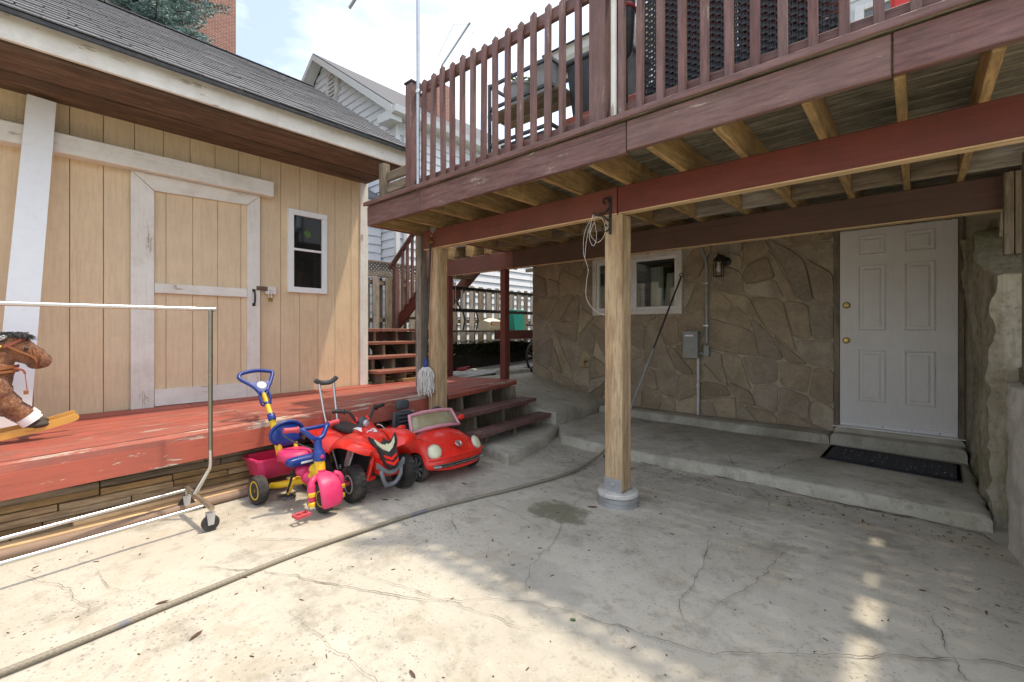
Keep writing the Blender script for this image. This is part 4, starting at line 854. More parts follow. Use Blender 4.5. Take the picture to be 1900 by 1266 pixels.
# stacked boards closing the gap under the porch
for r in range(8):
    z = .002+r*.0455; y = -1.4+rb.uniform(0, .3)
    while y < 2.75:
        L = rb.uniform(.32, .75); x = -3.985-.006*r+rb.uniform(-.012, .012)+(.075 if (r in (4, 5, 6) and rb.random() < .16 and y > .6) else 0)
        if z+.043 < fz(y)-.16:
            m = MB(); m.box(x-.09, x, y, y+L-.006, z, z+.0425+jit(.001), .003); obj('skirting_board', m, M[('weathered_y', 'joist_y', 'pine_y')[0 if r > 4 else (2 if rb.random() < (.62 if r < 3 else .35) else 1)]], po)  # darker upper, paler lower rows: the overhang's shade is put into the wood colour
        y += L
# ================================================================ loose lumber and pipe in front of the porch
lb = [((-3.79,-1.0,.052),(-3.872,1.37,.052),'long pale new board lying along the foot of the stacked boards',.09,.022,'newlumber_y'), ((-3.885,.30,.077),(-3.955,1.32,.077),'shorter new board lying on the long pale board',.055,.026,'newlumber_y')]
for a, b, lab, wd, h, mt in lb:
    m = MB(); m.beam(a, b, wd, h, .003); tag(obj('loose_board', m, M[mt]), lab, 'board')
m = MB(); m.beam((-3.84,-1.0,.020), (-3.93,1.9,.020), .14, .038, .004); tag(obj('loose_board', m, M['joist_y']), 'old dark board lying under the pale boards by the porch', 'board')
m = MB(); m.tube([(-3.71,-1.2,.030),(-3.765,.2,.031),(-3.82,1.2,.032),(-3.86,1.75,.032)], .03, 14); tag(obj('brown_pole', m, M['pipe_brown'], None, 50), 'long brown round pole lying on the concrete before the porch', 'pole')
# ================================================================ white board leaning on the shed
m = MB(); A0, A1 = Vector((-4.86,-.035,.555)), Vector((-4.86,.150,.555)); B0, B1 = Vector((-5.155,.142,3.10)), Vector((-5.155,.304,3.09)); th = Vector((-.018,0,-.002))
m.loft([[A0,A1,B1,B0],[A0+th,A1+th,B1+th,B0+th]]); tag(obj('leaning_board', m, M['board_white']), 'tall white laminate board leaning against the shed beside the rocking horse', 'board')
# ================================================================ garment rack
gr = thing('garment_rack', 'chrome garment rack on black castors standing by the porch', 'garment rack', (-3.58, .2, 0))
YR = .865
m = MB(); m.tube([(-3.555,-.9,1.408),(-3.555,.962,1.408)], .013, 12); m.tube([(-3.555,.958,1.408),(-3.555,.972,1.408)], .016, 12); obj('top_rail', m, M['chrome'], gr, 50)
m = MB(); m.tube([(-3.555,.945,1.41),(-3.557,.945,.40)], .0135, 12); obj('upright', m, M['rack_reflection'], gr, 50)
m = MB(); m.tube(curve([(-3.557,.945,.46),(-3.557,.945,.36),(-3.57,.93,.31),(-3.60,YR,.175)]), .0145, 12); obj('upright_foot', m, M['chrome'], gr, 50)
m = MB(); m.tube([(-3.86,YR,.168),(-3.30,YR+.02,.150)], .0165, 12); obj('cross_bar', m, M['chrome_rust'], gr, 50)
for a, b in (((-3.235,-.9,.128), (-3.405,.86,.142)), ((-3.50,-.9,.150), (-3.79,.86,.158))):
    m = MB(); m.tube([a, b], .0125, 12); obj('lower_rail', m, M['chrome'], gr, 50)
m = MB(); m.tube([(-3.555,-.9,1.41),(-3.557,-.9,.15)], .0135, 12); obj('upright', m, M['rack_reflection'], gr, 50)
m = MB(); m.tube([(-3.62,-.9,.155),(-3.20,-.9,.13)], .0165, 12); obj('cross_bar', m, M['chrome_rust'], gr, 50)
for x, y in ((-3.335, YR+.02), (-3.80, YR), (-3.30, -.9), (-3.58, -.9)):
    m = MB(); m.lathe([(0,-.013),(.024,-.013),(.028,-.012),(.046,-.013),(.05,-.008),(.05,.008),(.046,.013),(.028,.012),(.024,.013),(0,.013)], (x, y, .05), 'x' if y > 0 else 'y', 24); wh = obj('castor_wheel', m, M['black_plastic'], gr, 35)
    m = MB()
    for s_ in (-.017, .017): m.prism([(y-.016,.04),(y+.016,.04),(y+.024,.115),(y-.024,.115)], x+s_-.0015, x+s_+.0015, 'x')
    m.box(x-.018, x+.018, y-.024, y+.024, .112, .118); m.tube([(x,y,.116),(x,y,.145)], .007, 6); m.tube([(x-.02,y,.05),(x+.02,y,.05)], .006, 6); obj('fork', m, M['silver_plastic'], wh)
# ================================================================ rocking horse
rh = thing('rocking_horse', 'brown plush rocking horse with black mane on yellow wooden rockers', 'rocking horse', (-4.45, 0.0, .525))
for x in (-4.36, -4.56):
    m = MB(); P = []
    for i in range(25):
        Y = -.82+1.17*i/24; z = .548+.30*((Y+.235)/.6)**2*.32; P.append((Y, z))
    tp = [(a, b+.048) for a, b in P][::-1]; dx = .0 if x > -4.4 else .0
    ex, ez = P[-1]; poly = P+[(ex+.014, ez+.010), (ex+.020, ez+.026), (ex+.014, ez+.042)]+tp; m.prism(poly, x-.011, x+.011, 'x'); obj('rocker', m, M['rocker_wood'], rh)
for Y in (.13, -.6):
    m = MB(); m.box(-4.58, -4.34, Y-.022, Y+.022, .607, .627, .003); obj('cross_slat', m, M['rocker_wood'], rh)
body = MB(); C = -4.46
body.ball((C,-.22,.94), (.13,.27,.145), 20, 14); body.ball((C,-.05,.955), (.112,.11,.13), 18, 12); body.ball((C,-.42,.94), (.125,.13,.14), 18, 12)
body.tube(curve([(C,-.06,.97),(C,-.035,1.06),(C,-.01,1.14),(C,.01,1.185)]), [.118]*6+[.098]*6+[.080]*6+[.072], 16)
body.tube(curve([(C,.02,1.165),(C,.075,1.145),(C,.125,1.110),(C,.170,1.080),(C,.200,1.070)], 5), [.082,.084,.085,.085,.084,.082,.079,.076,.073,.070,.067,.065,.063,.062,.062,.062,.061,.060,.056,.048,.03], 16)
body.ball((C,.190,1.062), (.056,.050,.050), 14, 10); body.ball((C,.06,1.155), (.080,.085,.082), 14, 10); body.ball((C,.17,1.04), (.045,.05,.033), 12, 8)
for s_ in (-1, 1):
    X = C+s_*.075
    body.tube(curve([(X,-.05,.92),(X+s_*.01,.0,.83),(X+s_*.012,.06,.75),(X+s_*.012,.125,.69)]), [.082]*6+[.066]*6+[.054]*6+[.046], 12)
    body.tube(curve([(X,-.44,.93),(X+s_*.01,-.50,.82),(X+s_*.012,-.54,.74),(X+s_*.012,-.60,.69)]), [.10]*6+[.075]*6+[.06]*6+[.05], 12)
hair = MB(); fr = random.Random(3)
for f in body.f:
    if len(f) != 4: continue
    a, b, c, d = (Vector(body.v[i]) for i in f); n = (c-a).cross(d-b); ar = n.length/2
    if ar < 1e-7: continue
    n.normalize(); ctr = (a+b+c+d)/4
    for k in range(int(ar*42000*fr.uniform(.6, 1.4))+1):
        u, v = fr.random(), fr.random(); p = (a*(1-u)+b*u)*(1-v)+(d*(1-u)+c*u)*v; L = fr.uniform(.008, .017)
        dr_ = (n+Vector((fr.uniform(-.7,.7), fr.uniform(-.7,.7), fr.uniform(-1.0,.1)))).normalized(); s0 = dr_.cross(Vector((fr.uniform(-1,1), fr.uniform(-1,1), fr.uniform(-1,1)))).normalized()*.0012
        hair.add([p-s0-n*.004, p+s0-n*.004, p+dr_*L], [(0,1,2)])
nb = [Vector(v) for v in body.v]
bo = obj('body', body, M['plush_brown'], rh, 180); remesh(bo, .009, 4)
# hair normals may point inwards where the loft is wound the other way; both directions are harmless
c_ = MB(); c_.v = hair.v; c_.f = hair.f; ho = link_mesh('fur', c_.mesh('fur', None, False), M['plush_brown'], rh, (0,0,0)); ho['kind'] = 'stuff'
for s_ in (-1, 1):
    X = C+s_*.087
    for (Y, z) in ((.135, .685), (-.61, .685)):
        m = MB(); m.tube([(X, Y-.02, z+.018), (X, Y+.012, z-.022)], [.058, .060], 14); obj('cuff', m, M['white_fur'], rh, 50)
        m = MB(); m.ball((X, Y+.035, z-.045), (.047,.062,.026), 12, 8); obj('hoof', m, M['hoof'], rh, 60)
    m = MB(); m.ball((C+s_*.076, .118, 1.145), (.007,.012,.011), 10, 6); obj('eye', m, M['black_plastic'], rh, 60)
    m = MB(); m.ball((C+s_*.075, .0, 1.215), (.014,.042,.016), 10, 6, Matrix.Rotation(R(20), 3, 'X')); obj('ear', m, M['white_fur'], rh, 60)
m = MB()
for k in range(900):
    t_ = fr.random(); b0 = Vector((C+fr.uniform(-.05,.05), .10-.22*t_, 1.218-.01*abs(t_-.3)-.16*max(0, t_-.45))); d0 = Vector((fr.uniform(-.8,.8), fr.uniform(-.5,.5)+(.5 if t_ < .25 else -.1), fr.uniform(.25,.7))).normalized()
    P = [b0, b0+d0*.028, b0+d0*.046+Vector((fr.uniform(-.01,.03),fr.uniform(-.015,.03),-.006)), b0+d0*.055+Vector((fr.uniform(-.01,.045),fr.uniform(-.015,.045),-.034))]
    m.tube(P, [.0034,.0032,.0024,.0005], 4)
obj('mane', m, M['mane_black'], rh)['kind'] = 'stuff'
def ring(pts, w=.013, t=.004, mt='leather', nm='bridle'):
    m = MB(); P = curve(pts, 5)
    for a, b in zip(P[:-1], P[1:]): m.beam(a, b+(b-a)*.15, t, w, 0, (0,0,1))
    return obj(nm, m, M[mt], rh)
ring([(C+.082,-.01,1.155),(C+.090,.03,1.165),(C+.090,.07,1.19),(C+.07,.10,1.205),(C+.03,.118,1.20)], .016, .005, 'leather_red')
ring([(C+.090,.035,1.165),(C+.088,.085,1.130),(C+.080,.135,1.100),(C+.068,.165,1.070)], .013, .005)
ring([(C+.056,.148,1.138),(C+.069,.155,1.10),(C+.066,.165,1.055),(C+.035,.17,1.012)], .013, .005)
ring([(C+.115,-.10,1.145),(C+.10,-.04,1.15),(C+.090,.0,1.155)], .014, .005)
m = MB(); m.ball((C+.092,.0,1.158), (.012,.017,.013), 10, 6); obj('rosette', m, M['brass'], rh, 60)
ring([(C+.128,-.25,1.03),(C+.125,-.12,1.025),(C+.118,-.02,1.02),(C+.085,.05,1.03),(C,.085,1.03)], .020, .006, 'leather', 'breast_strap')
ring([(C+.134,-.25,1.00),(C+.128,-.12,1.0),(C+.118,-.02,.997),(C+.085,.05,1.0),(C,.085,1.0)], .016, .006, 'leather', 'breast_strap')
ring([(C+.075,.06,1.02),(C+.08,.105,1.0),(C+.083,.115,.94),(C+.083,.122,.86)], .012, .005, 'leather_red', 'hanging_strap')
m = MB(); m.box(C+.075, C+.093, .105, .128, .845, .872, .003); obj('buckle', m, M['leather'], rh)
# ================================================================ back stairs, landing, fence
rk = random.Random(31)
bs = thing('back_stairs', 'red timber steps climbing from the porch behind the shed to a landing', 'stairs', (-5.5, 3.8, .55))
for i, (x, z) in enumerate(((-5.11,.74), (-5.37,.915), (-5.61,1.10), (-5.85,1.286))):
    m = MB(); m.box(x-.275, x, 3.19, 4.36, z-.04, z, .004); obj('tread', m, M['stairred_y'], bs)
for yy in (3.30, 3.62, 4.0, 4.30):
    m = MB(); m.prism([(-5.3,.50),(-5.14,.50),(-5.14,.695),(-5.40,.695),(-5.40,.87),(-5.64,.87),(-5.64,1.055),(-5.88,1.055),(-5.88,1.24),(-6.1,1.24),(-6.1,1.1)], yy-.02, yy+.02, 'y'); obj('stringer', m, M['weathered_z'], bs)
y = 3.05; k = 0
while y < 4.95:
    m = MB(); m.box(-7.2, -6.13, y, y+.136, 1.245, 1.283, .003); obj('landing_board', m, M['stairred_x'], bs); y += .142
for x, yy in ((-6.2,3.2), (-6.2,4.7), (-7.1,3.2), (-7.1,4.7)):
    m = MB(); m.box(x-.045, x+.045, yy-.045, yy+.045, .2, 1.24); obj('post', m, M['postred_z'], bs)
m = MB(); m.box(-6.13, -6.09, 3.05, 4.95, 1.10, 1.24, .003); obj('rim_board', m, M['postred_y'], bs)
for i in range(3):
    m = MB(); m.box(-5.62+i*.05, -5.2+i*.12, 3.3+i*.25, 3.5+i*.33, .568, .60+.02*i, .004); tag(obj('scrap_board', m, M['joist_x']), ('short scrap board under the lowest back step', 'middle scrap board lying under the back steps', 'scrap board under the back steps beside the grey post')[i], 'board')
fl = thing('stair_flight', 'red timber stair flight rising from the landing to the deck', 'stairs', (-6.4, 5.2, 1.28))
for yy in (4.84, 5.62):
    m = MB(); m.beam((-7.1,yy,1.38), (-5.62,yy,2.50), .04, .22, .004); obj('stringer', m, M['postred_x'], fl)
for i in range(6):
    m = MB(); x = -6.88+i*.225; z = 1.50+i*.178; m.box(x-.13, x+.13, 4.865, 5.595, z-.038, z, .004); obj('tread', m, M['weathered_y'], fl)
for x, z in ((-7.06, 1.283), ):
    for yy in (4.78, ):
        m = MB(); m.box(x-.045, x+.045, yy-.045, yy+.045, z, 2.42, .004); obj('newel_post', m, M['plum_z'], fl)
m = MB(); m.beam((-7.25,4.78,2.40), (-5.6,4.78,3.65), .09, .04, .004); obj('handrail', m, M['plum_x'], fl)
for i in range(9):
    x = -6.85+i*.14; z = 1.62+(x+6.85)*.757; m = MB(); m.box(x-.019, x+.019, 4.76, 4.80, z, z+1.05); obj('baluster', m, M['plum_z'], fl)
wk = thing('walkway', 'dark raised timber walkway in the side yard behind the red posts', 'walkway', (-6.75, 7.2, .5))
y = 5.66
while y < 11.5:
    m = MB(); m.box(-7.38, -5.43, y, y+.136, 1.225, 1.262, .003); obj('walkway_board', m, M['under_x'], wk); y += .142
m = MB(); m.box(-5.43, -5.39, 5.66, 11.6, 1.105, 1.265, .004); obj('rim_board', m, M['postred_y'], wk)
for yy in (6.05, 7.3, 8.6, 10.2):
    m = MB(); m.box(-5.56, -5.46, yy-.05, yy+.05, .2, 1.22, .004); obj('post', m, M['postred_z'], wk)
fn = thing('board_fence', 'weathered brown shadowbox board fence with lattice along its top', 'fence', (-7.5, 8, .4))
pk = []
for k in range(3):
    q = MB(); q.prism([(-.07,-.95),(.07,-.95),(.07,.88),(.045+.004*k,.92),(-.045,.92),(-.07,.88)], -.009, .009, 'x'); pk.append(q.mesh('picket'))
y = 3.0; k = 0
while y < 14:
    link_mesh('picket', pk[k % 3], M['weathered_z' if k % 3 else 'grey_z'], fn, (-7.47, y, 1.33+jit(.012)), (0, 0, jit(.02))); link_mesh('picket', pk[(k+1) % 3], M['grey_z' if k % 2 else 'weathered_z'], fn, (-7.575, y+.135, 1.33+jit(.012)), (0, 0, jit(.02))); y += .27; k += 1
for z in (.65, 1.45, 2.15):
    m = MB(); m.box(-7.545, -7.5, 2.9, 14.2, z-.04, z+.04); obj('rail', m, M['weathered_y'], fn)
m = MB(); m.box(-7.56, -7.48, 2.9, 6.6, 2.26, 2.29); m.box(-7.56, -7.48, 2.9, 6.6, 2.52, 2.55); obj('lattice_rail', m, M['weathered_y'], fn)
m = MB()
for i in range(110):
    y = 2.9+i*.036
    if y+.23 < 6.6 and i % 2 == 0: m.beam((-7.517,y,2.29), (-7.517,y+.23,2.52), .006, .028); m.beam((-7.526,y+.23,2.29), (-7.526,y,2.52), .006, .028)
obj('lattice', m, M['weathered_y'], fn)['kind'] = 'stuff'
# things under and behind the deck
ld = thing('ladder', 'aluminium ladder slung sideways behind the red post', 'ladder', (-5.6, 5.8, 1.6))
for z in (1.95, 1.59):
    m = MB(); m.box(-5.62, -5.585, 4.62, 7.1, z-.028, z+.028, .004); obj('side_rail', m, M['black_metal'], ld)
for i in range(9):
    m = MB(); yy = 4.78+i*.28; m.tube([(-5.60,yy,1.60),(-5.60,yy,1.94)], .017, 8); obj('rung', m, M['alu'], ld, 50)
for yy in (4.90, 6.9):
    m = MB(); m.tube([(-5.60,yy,1.57),(-5.572,yy,1.6),(-5.572,yy,2.42),(-5.63,yy,2.42),(-5.63,yy,1.6),(-5.60,yy,1.57)], .004, 5); obj('hanging_strap', m, M['rope_white'], ld)
m = MB(); m.beam((-5.75,6.9,2.43), (-4.79,6.9,2.43), .05, .06); obj('wall_arm', m, M['weathered_x'], ld)
gb = thing('green_bin', 'green plastic yard bin with a lid standing on the walkway', 'bin', (-6.55, 7.45, 1.262))
m = MB(); m.loft([[(-6.72,7.29,1.262),(-6.38,7.29,1.262),(-6.38,7.61,1.262),(-6.72,7.61,1.262)], [(-6.76,7.24,1.66),(-6.40,7.24,1.66),(-6.40,7.60,1.66),(-6.76,7.60,1.66)]]); obj('body', m, M['green_bin'], gb)
m = MB(); m.box(-6.78, -6.38, 7.22, 7.62, 1.66, 1.70, .012); obj('lid', m, M['green_bin'], gb)
ch = thing('folding_chair', 'black folding seat standing on the walkway before the fence', 'chair', (-6.6, 6.2, 1.262))
m = MB(); m.box(-6.75, -6.45, 5.95, 6.4, 1.62, 1.68, .01); obj('seat', m, M['black_plastic'], ch)
m = MB(); m.ball((-6.6, 5.78, 1.95), (.05,.16,.17), 12, 8); obj('backrest', m, M['black_plastic'], ch, 60)
for yy in (6.0, 6.36):
    m = MB(); m.tube([(-6.6,yy,1.62),(-6.6,yy+.05,1.45),(-6.6,yy,1.262)], .018, 6); obj('leg', m, M['black_plastic'], ch)
m = MB(); m.tube([(-6.6,5.95,1.65),(-6.6,5.8,1.85)], .02, 6); obj('back_strut', m, M['black_plastic'], ch)
sl2 = MB(); sl2.loft([[( -6.6+.02*q, 6.55+.5*t_, 1.262+.0*q+h) for q, h in ((-7,0),(7,0),(9,.16),(0,.2+.05*math.sin(t_*3.1)),(-9,.16))] for t_ in (0,.3,.6,1)]); so2 = obj('toy_sled', sl2, M['cream'], None, 50, base=True); tag(so2, 'cream and brown plastic sled lying on the walkway', 'sled')
m = MB(); m.box(-6.43, -6.40, 6.6, 6.95, 1.36, 1.44); obj('stripe', m, M['pipe_brown'], so2)
bk = thing('bicycle', 'dark bicycle parked against the corner of the stone house', 'bicycle', (-5.25, 6.9, .5))
for yy, z in ((6.44, .79), (7.42, .79)):
    m = MB(); m.tube([(-5.12, yy+.285*math.cos(a*math.pi/14), z+.285*math.sin(a*math.pi/14)) for a in range(28)], .022, 8, True); w_ = obj('wheel', m, M['tyre'], bk, 60)
    m = MB(); m.tube([(-5.12, yy+.262*math.cos(a*math.pi/14), z+.262*math.sin(a*math.pi/14)) for a in range(28)], .008, 6, True)
    for a in range(16): m.tube([(-5.12,yy,z), (-5.12, yy+.262*math.cos(a*math.pi/8), z+.262*math.sin(a*math.pi/8))], .0018, 4)
    m.tube([(-5.33,yy,z),(-5.27,yy,z)], .02, 8); obj('spokes', m, M['alu'], w_)
m = MB(); F1, F2, BB, ST, HD = (-5.12,6.44,.79), (-5.12,7.42,.79), (-5.12,7.0,.78), (-5.12,7.12,1.22), (-5.12,6.6,1.25)
for a, b in ((HD,F1),(HD,BB),(HD,ST),(ST,BB),(BB,F2),(ST,F2)): m.tube([a, b], .016, 8)
obj('frame', m, M['red_cloth'], bk, 50); m = MB(); m.tube([(-5.52,6.62,1.36),(-5.12,6.58,1.34),(-5.08,6.62,1.36)], .013, 8); m.tube([HD,(-5.12,6.58,1.34)], .014, 8); obj('handlebar', m, M['black_metal'], bk, 50)
m = MB(); m.ball((-5.12,7.14,1.30), (.06,.13,.03), 10, 6); m.tube([ST,(-5.12,7.14,1.29)], .012, 6); obj('saddle', m, M['black_plastic'], bk, 60)
for i in range(6):
    m = MB(); o_ = i*.085; m.beam((-5.20-o_*1.2, 4.62+o_*.5, .53+.02*(i % 2)), (-5.40-o_*1.1, 7.2+o_, .62+.02*(i % 3)), .10, .035, .01); tag(obj('white_plank', m, M['white_pvc']), 'long white plastic plank lying on the ground under the walkway', 'plank', 'white planks under the walkway')
m = MB(); m.box(-5.12, -4.86, 5.35, 5.95, .40, .62, .015); tag(obj('concrete_block', m, M['kerb_concrete']), 'mossy concrete block at the left foot of the stone wall', 'block')
m = MB(); m.ball((-5.25,4.75,.66), (.06,.12,.03), 8, 5); m.tube([(-5.25,4.65,.66),(-5.3,4.95,.68)], .02, 6); tag(obj('red_rag', m, M['red_cloth']), 'small red cloth lying by the white planks', 'cloth')
def leafstuff(name, mt, n, fpos, size, label, cat):
    m = MB()
    for i in range(n):
        c = Vector(fpos()); a = rk.uniform(0, 6.28); d = Vector((math.cos(a), math.sin(a), rk.uniform(-.5, .6)))*size*rk.uniform(.6, 1.3); s_ = Vector((-d.y, d.x, rk.uniform(-.3,.3)*size))*.55
        m.add([c-d, c+s_-d*.1, c+d, c-s_-d*.1], [(0,1,2,3)])
    o = obj(name, m, M[mt]); o['kind'] = 'stuff'; o['label'] = label; o['category'] = cat
leafstuff('ground_cover', 'groundcover', 3200, lambda: (rk.uniform(-7.4,-6.25), rk.uniform(4.9, 9), rk.uniform(.75, 1.03)), .035, 'low leafy ground cover growing under the raised walkway', 'ground cover')
leafstuff('ivy', 'ivy', 260, lambda: (rk.uniform(-1.95,-1.45), 4.25+rk.uniform(0,.1), 2.40+rk.uniform(-.08,.08)), .018, 'small patch of creeper growing between the deck joists', 'creeper')
# ================================================================ the neighbouring house
nh = thing('neighbour_house', 'white lap sided neighbouring house with gable vent and gutter behind the shed', 'house', (-11, 8, 0))
def ztop_gable(x): return 8.80-.667*abs(x+12.57)
m = MB(); m.prism([(-16.1,.2),(-9.0,.2),(-9.0,6.40),(-12.57,8.78),(-16.1,6.40)], 6.12, 14, 'y'); obj('wall_core', m, M['housewhite'], nh)
z = .6
while z < 8.7:
    x1 = -8.99; x0 = -16.1
    if z > 6.2: h = (8.80-z-.1)/.667; x0, x1 = -12.57-h, min(-8.99, -12.57+h)
    if x1-x0 > .1:
        b = MB(); b.add([(x0,6.119,z+.2),(x1,6.119,z+.2),(x1,6.085,z),(x0,6.085,z),(x1,6.119,z),(x0,6.119,z)], [(0,1,2,3),(3,2,4,5)]); obj('siding_board', b, M['housewhite'], nh)
    if z < 6.2:
        b = MB(); b.add([(-8.999,6.12,z+.2),(-8.999,14,z+.2),(-8.965,14,z),(-8.965,6.12,z),(-8.999,14,z),(-8.999,6.12,z)], [(0,1,2,3),(3,2,4,5)]); obj('siding_board', b, M['housewhite'], nh)
    z += .2
m = MB(); m.box(-9.02, -8.94, 6.06, 6.16, .3, 6.4); obj('corner_board', m, M['gutter'], nh)
for sx in (1, -1):
    m = MB(); ex = -12.57+sx*3.85; e0 = Vector((ex,0,6.22)); r0 = Vector((-12.57,0,8.88)); m.prism([(e0.x,e0.z),(r0.x,r0.z),(r0.x,r0.z+.10),(e0.x,e0.z+.10)], 5.80, 14.3, 'y'); rf2 = obj('roof', m, M['shingle_asphalt'], nh)
    m = MB(); m.prism([(e0.x+sx*.01,e0.z-.14),(r0.x,r0.z-.10),(r0.x,r0.z+.06),(e0.x+sx*.01,e0.z+.06)], 5.78, 5.795, 'y'); obj('rake_board', m, M['gutter'], nh)
m = MB(); m.prism([(-9.0,6.14),(-8.75,6.14),(-8.72,6.10),(-8.60,6.12),(-8.57,6.26),(-8.73,6.27),(-9.0,6.3)], 5.8, 14.2, 'y'); obj('gutter', m, M['gutter'], nh)
for sx in (1, -1):
    m = MB(); m.prism([(-12.57+sx*3.8,6.235),(-12.57,8.86),(-12.57,8.875),(-12.57+sx*3.8,6.25)][::1], 5.81, 6.08, 'y'); m.v = [(a_, b_, c_-.05) for a_, b_, c_ in m.v]; obj('soffit', m, M['gutter'], nh)
m = MB(); m.prism([(-8.74,5.98),(-8.74,6.2),(-9.3,6.2),(-9.3,6.02)], 5.79, 6.08, 'y'); obj('eave_return', m, M['gutter'], nh)
m = MB(); m.tube([(-8.66,6.3,6.12),(-8.72,6.3,5.95),(-8.92,6.3,5.75),(-8.92,6.3,.6)], .06, 6); obj('downspout', m, M['gutter'], nh, 40)
vt = MB(); oc = [(-11.94+.36*math.cos(math.pi/8+a*math.pi/4), 7.93+.48*math.sin(math.pi/8+a*math.pi/4)) for a in range(8)]; vt.prism(oc, 6.02, 6.10, 'y'); vo = obj('gable_vent', vt, M['gutter'], nh)
for i in range(6):
    b = MB(); zz = 7.63+i*.115; b.add([(-12.10,6.018,zz+.06),(-11.78,6.018,zz+.06),(-11.78,5.985,zz),(-12.10,5.985,zz)], [(0,1,2,3)]); solidify(obj('louver', b, M['gutter'], vo), .008)
m = MB(); m.box(-10.9, -10.1, 8.2, 8.75, 6.6, 8.3); obj('chimney', m, M['far_brick'], nh)
m = MB(); m.box(-14, -9.62, 1.0, 6.05, .2, 4.25); obj('wing_core', m, M['housewhite'], nh)
z = .5
while z < 4.2:
    b = MB(); b.add([(-9.619,1.0,z+.2),(-9.619,6.08,z+.2),(-9.585,6.08,z),(-9.585,1.0,z),(-9.619,6.08,z),(-9.619,1.0,z)], [(0,1,2,3),(3,2,4,5)]); obj('siding_board', b, M['housewhite'], nh); z += .2
m = MB(); m.prism([(-9.35,4.22),(-12.4,5.9),(-12.4,6.0),(-9.35,4.32)], .8, 6.07, 'y'); obj('wing_roof', m, M['shingle_asphalt'], nh)
m = MB(); m.prism([(-9.6,4.12),(-9.36,4.12),(-9.33,4.24),(-9.6,4.24)], .8, 6.06, 'y'); obj('wing_gutter', m, M['gutter'], nh)
m = MB(); m.box(-9.0, -8.95, 6.9, 7.7, 2.2, 3.6); obj('window', m, M['shed_glass'], nh)
# brick tower block and spruce
bb = thing('brick_building', 'tall red brick building rising behind the shed roof', 'building', (-19, 0, 0))
m = MB(); m.box(-23, -16, -7, 4.94, 0, 17); obj('wall', m, M['far_brick'], bb)
st = thing('spruce_tree', 'blue green spruce tree showing above the shed roof', 'tree', (-12.4, 2.25, 0))
m = MB(); m.tube([(-12.4,2.25,0),(-12.4,2.25,5),(-12.4,2.25,11.6)], [.2,.13,.02], 8); obj('trunk', m, M['soffit_z'], st, 60)
m = MB(); br = MB(); zt = 11.9
z = 5.2
while z < 11.8:
    rad = .36*(zt-z)+.12; nb_ = 7
    for k in range(nb_):
        a = rk.uniform(0, 6.28); L = rad*rk.uniform(.75, 1.1); dirv = Vector((math.cos(a), math.sin(a), rk.uniform(-.30,-.05))); p0 = Vector((-12.4,2.25,z+rk.uniform(-.1,.1)))
        br.tube([p0, p0+dirv*L*.5, p0+dirv*L+Vector((0,0,.08*L))], [.018,.012,.004], 4)
        ns = int(L*13)+2
        for i in range(ns):
            t_ = (i+.7)/ns; c = p0+dirv*L*t_+Vector((0,0,.08*L*t_*t_)); sl3 = L*.40*(1-t_*.75)+.05
            for sgn in (-1, 1):
                tw = (Vector((-dirv.y, dirv.x, 0))*sgn*.8+dirv*.75+Vector((0,0,rk.uniform(-.25,.1)))).normalized(); nt_ = max(2, int(sl3*13))
                for j in range(nt_):
                    q = c+tw*sl3*(j+.3)/nt_
                    for h in range(5):
                        d = (tw+Vector((rk.uniform(-.9,.9), rk.uniform(-.9,.9), rk.uniform(-.3,1.0)))).normalized()*rk.uniform(.05,.085); s_ = d.cross(Vector((rk.uniform(-1,1), rk.uniform(-1,1), rk.uniform(-1,1)))).normalized()*.014
                        m.add([q-s_, q+s_, q+d+s_*.4, q+d-s_*.4], [(0,1,2,3)])
    z += .27
c_ = MB(); obj('crown', m, M['spruce_needles'], st); obj('branches', br, M['soffit_z'], st)
# ================================================================ toys
def wheel(parent, c, r, w, tm='tyre', rim='silver_plastic', rimr=.55, ax='y', knob=True, spokes=0, n=28, dish=.3):
    """tyre with blocks, rim with a dished face"""
    c = Vector(c); h = w/2; m = MB()
    m.lathe([(r*rimr,-h*.75),(r*.82,-h),(r*.94,-h*.9),(r*.985,-h*.5),(r*.985,h*.5),(r*.94,h*.9),(r*.82,h),(r*rimr,h*.75)], c, ax, n)
    if knob:
        for i in range(22):
            for s_, o in ((-1, 0), (1, .5)):
                a = (i+o)/22*2*math.pi; d = Vector((math.cos(a), 0, math.sin(a))) if ax == 'y' else Vector((0, math.cos(a), math.sin(a))); t_ = Vector((-math.sin(a), 0, math.cos(a))) if ax == 'y' else Vector((0, -math.sin(a), math.cos(a)))
                axv = Vector((0,1,0)) if ax == 'y' else Vector((1,0,0))
                m.obox(c+d*r*.985+axv*s_*h*.48, (r*.16, h*.78, r*.05), Matrix((t_, axv, d)).transposed())
    ty = obj('tyre', m, M[tm], parent, 35)
    m = MB(); m.lathe([(0,-h*dish),(r*.15,-h*dish),(r*.2,-h*(dish-.1)),(r*(rimr-.12),-h*(dish-.1)),(r*(rimr-.06),-h*.86),(r*(rimr+.01),-h*.8),(r*(rimr+.01),h*.8),(r*(rimr-.06),h*.86),(r*(rimr-.12),h*(dish-.1)),(r*.2,h*(dish-.1)),(r*.15,h*dish),(0,h*dish)], c, ax, n)
    rm_ = obj('rim', m, M[rim], ty, 35)
    if spokes:
        m = MB()
        for i in range(spokes):
            a = i/spokes*2*math.pi
            for s_ in ((1 if c.y > 0 else -1),):
                for e in (-.10, .10): m.beam(c+Vector((math.cos(a)*r*.1, s_*h*.80, math.sin(a)*r*.1)), c+Vector((math.cos(a+e)*r*(rimr+.02), s_*h*.84, math.sin(a+e)*r*(rimr+.02))), .006, .007)
        obj('spokes', m, M['silver_plastic'], rm_)
    return ty
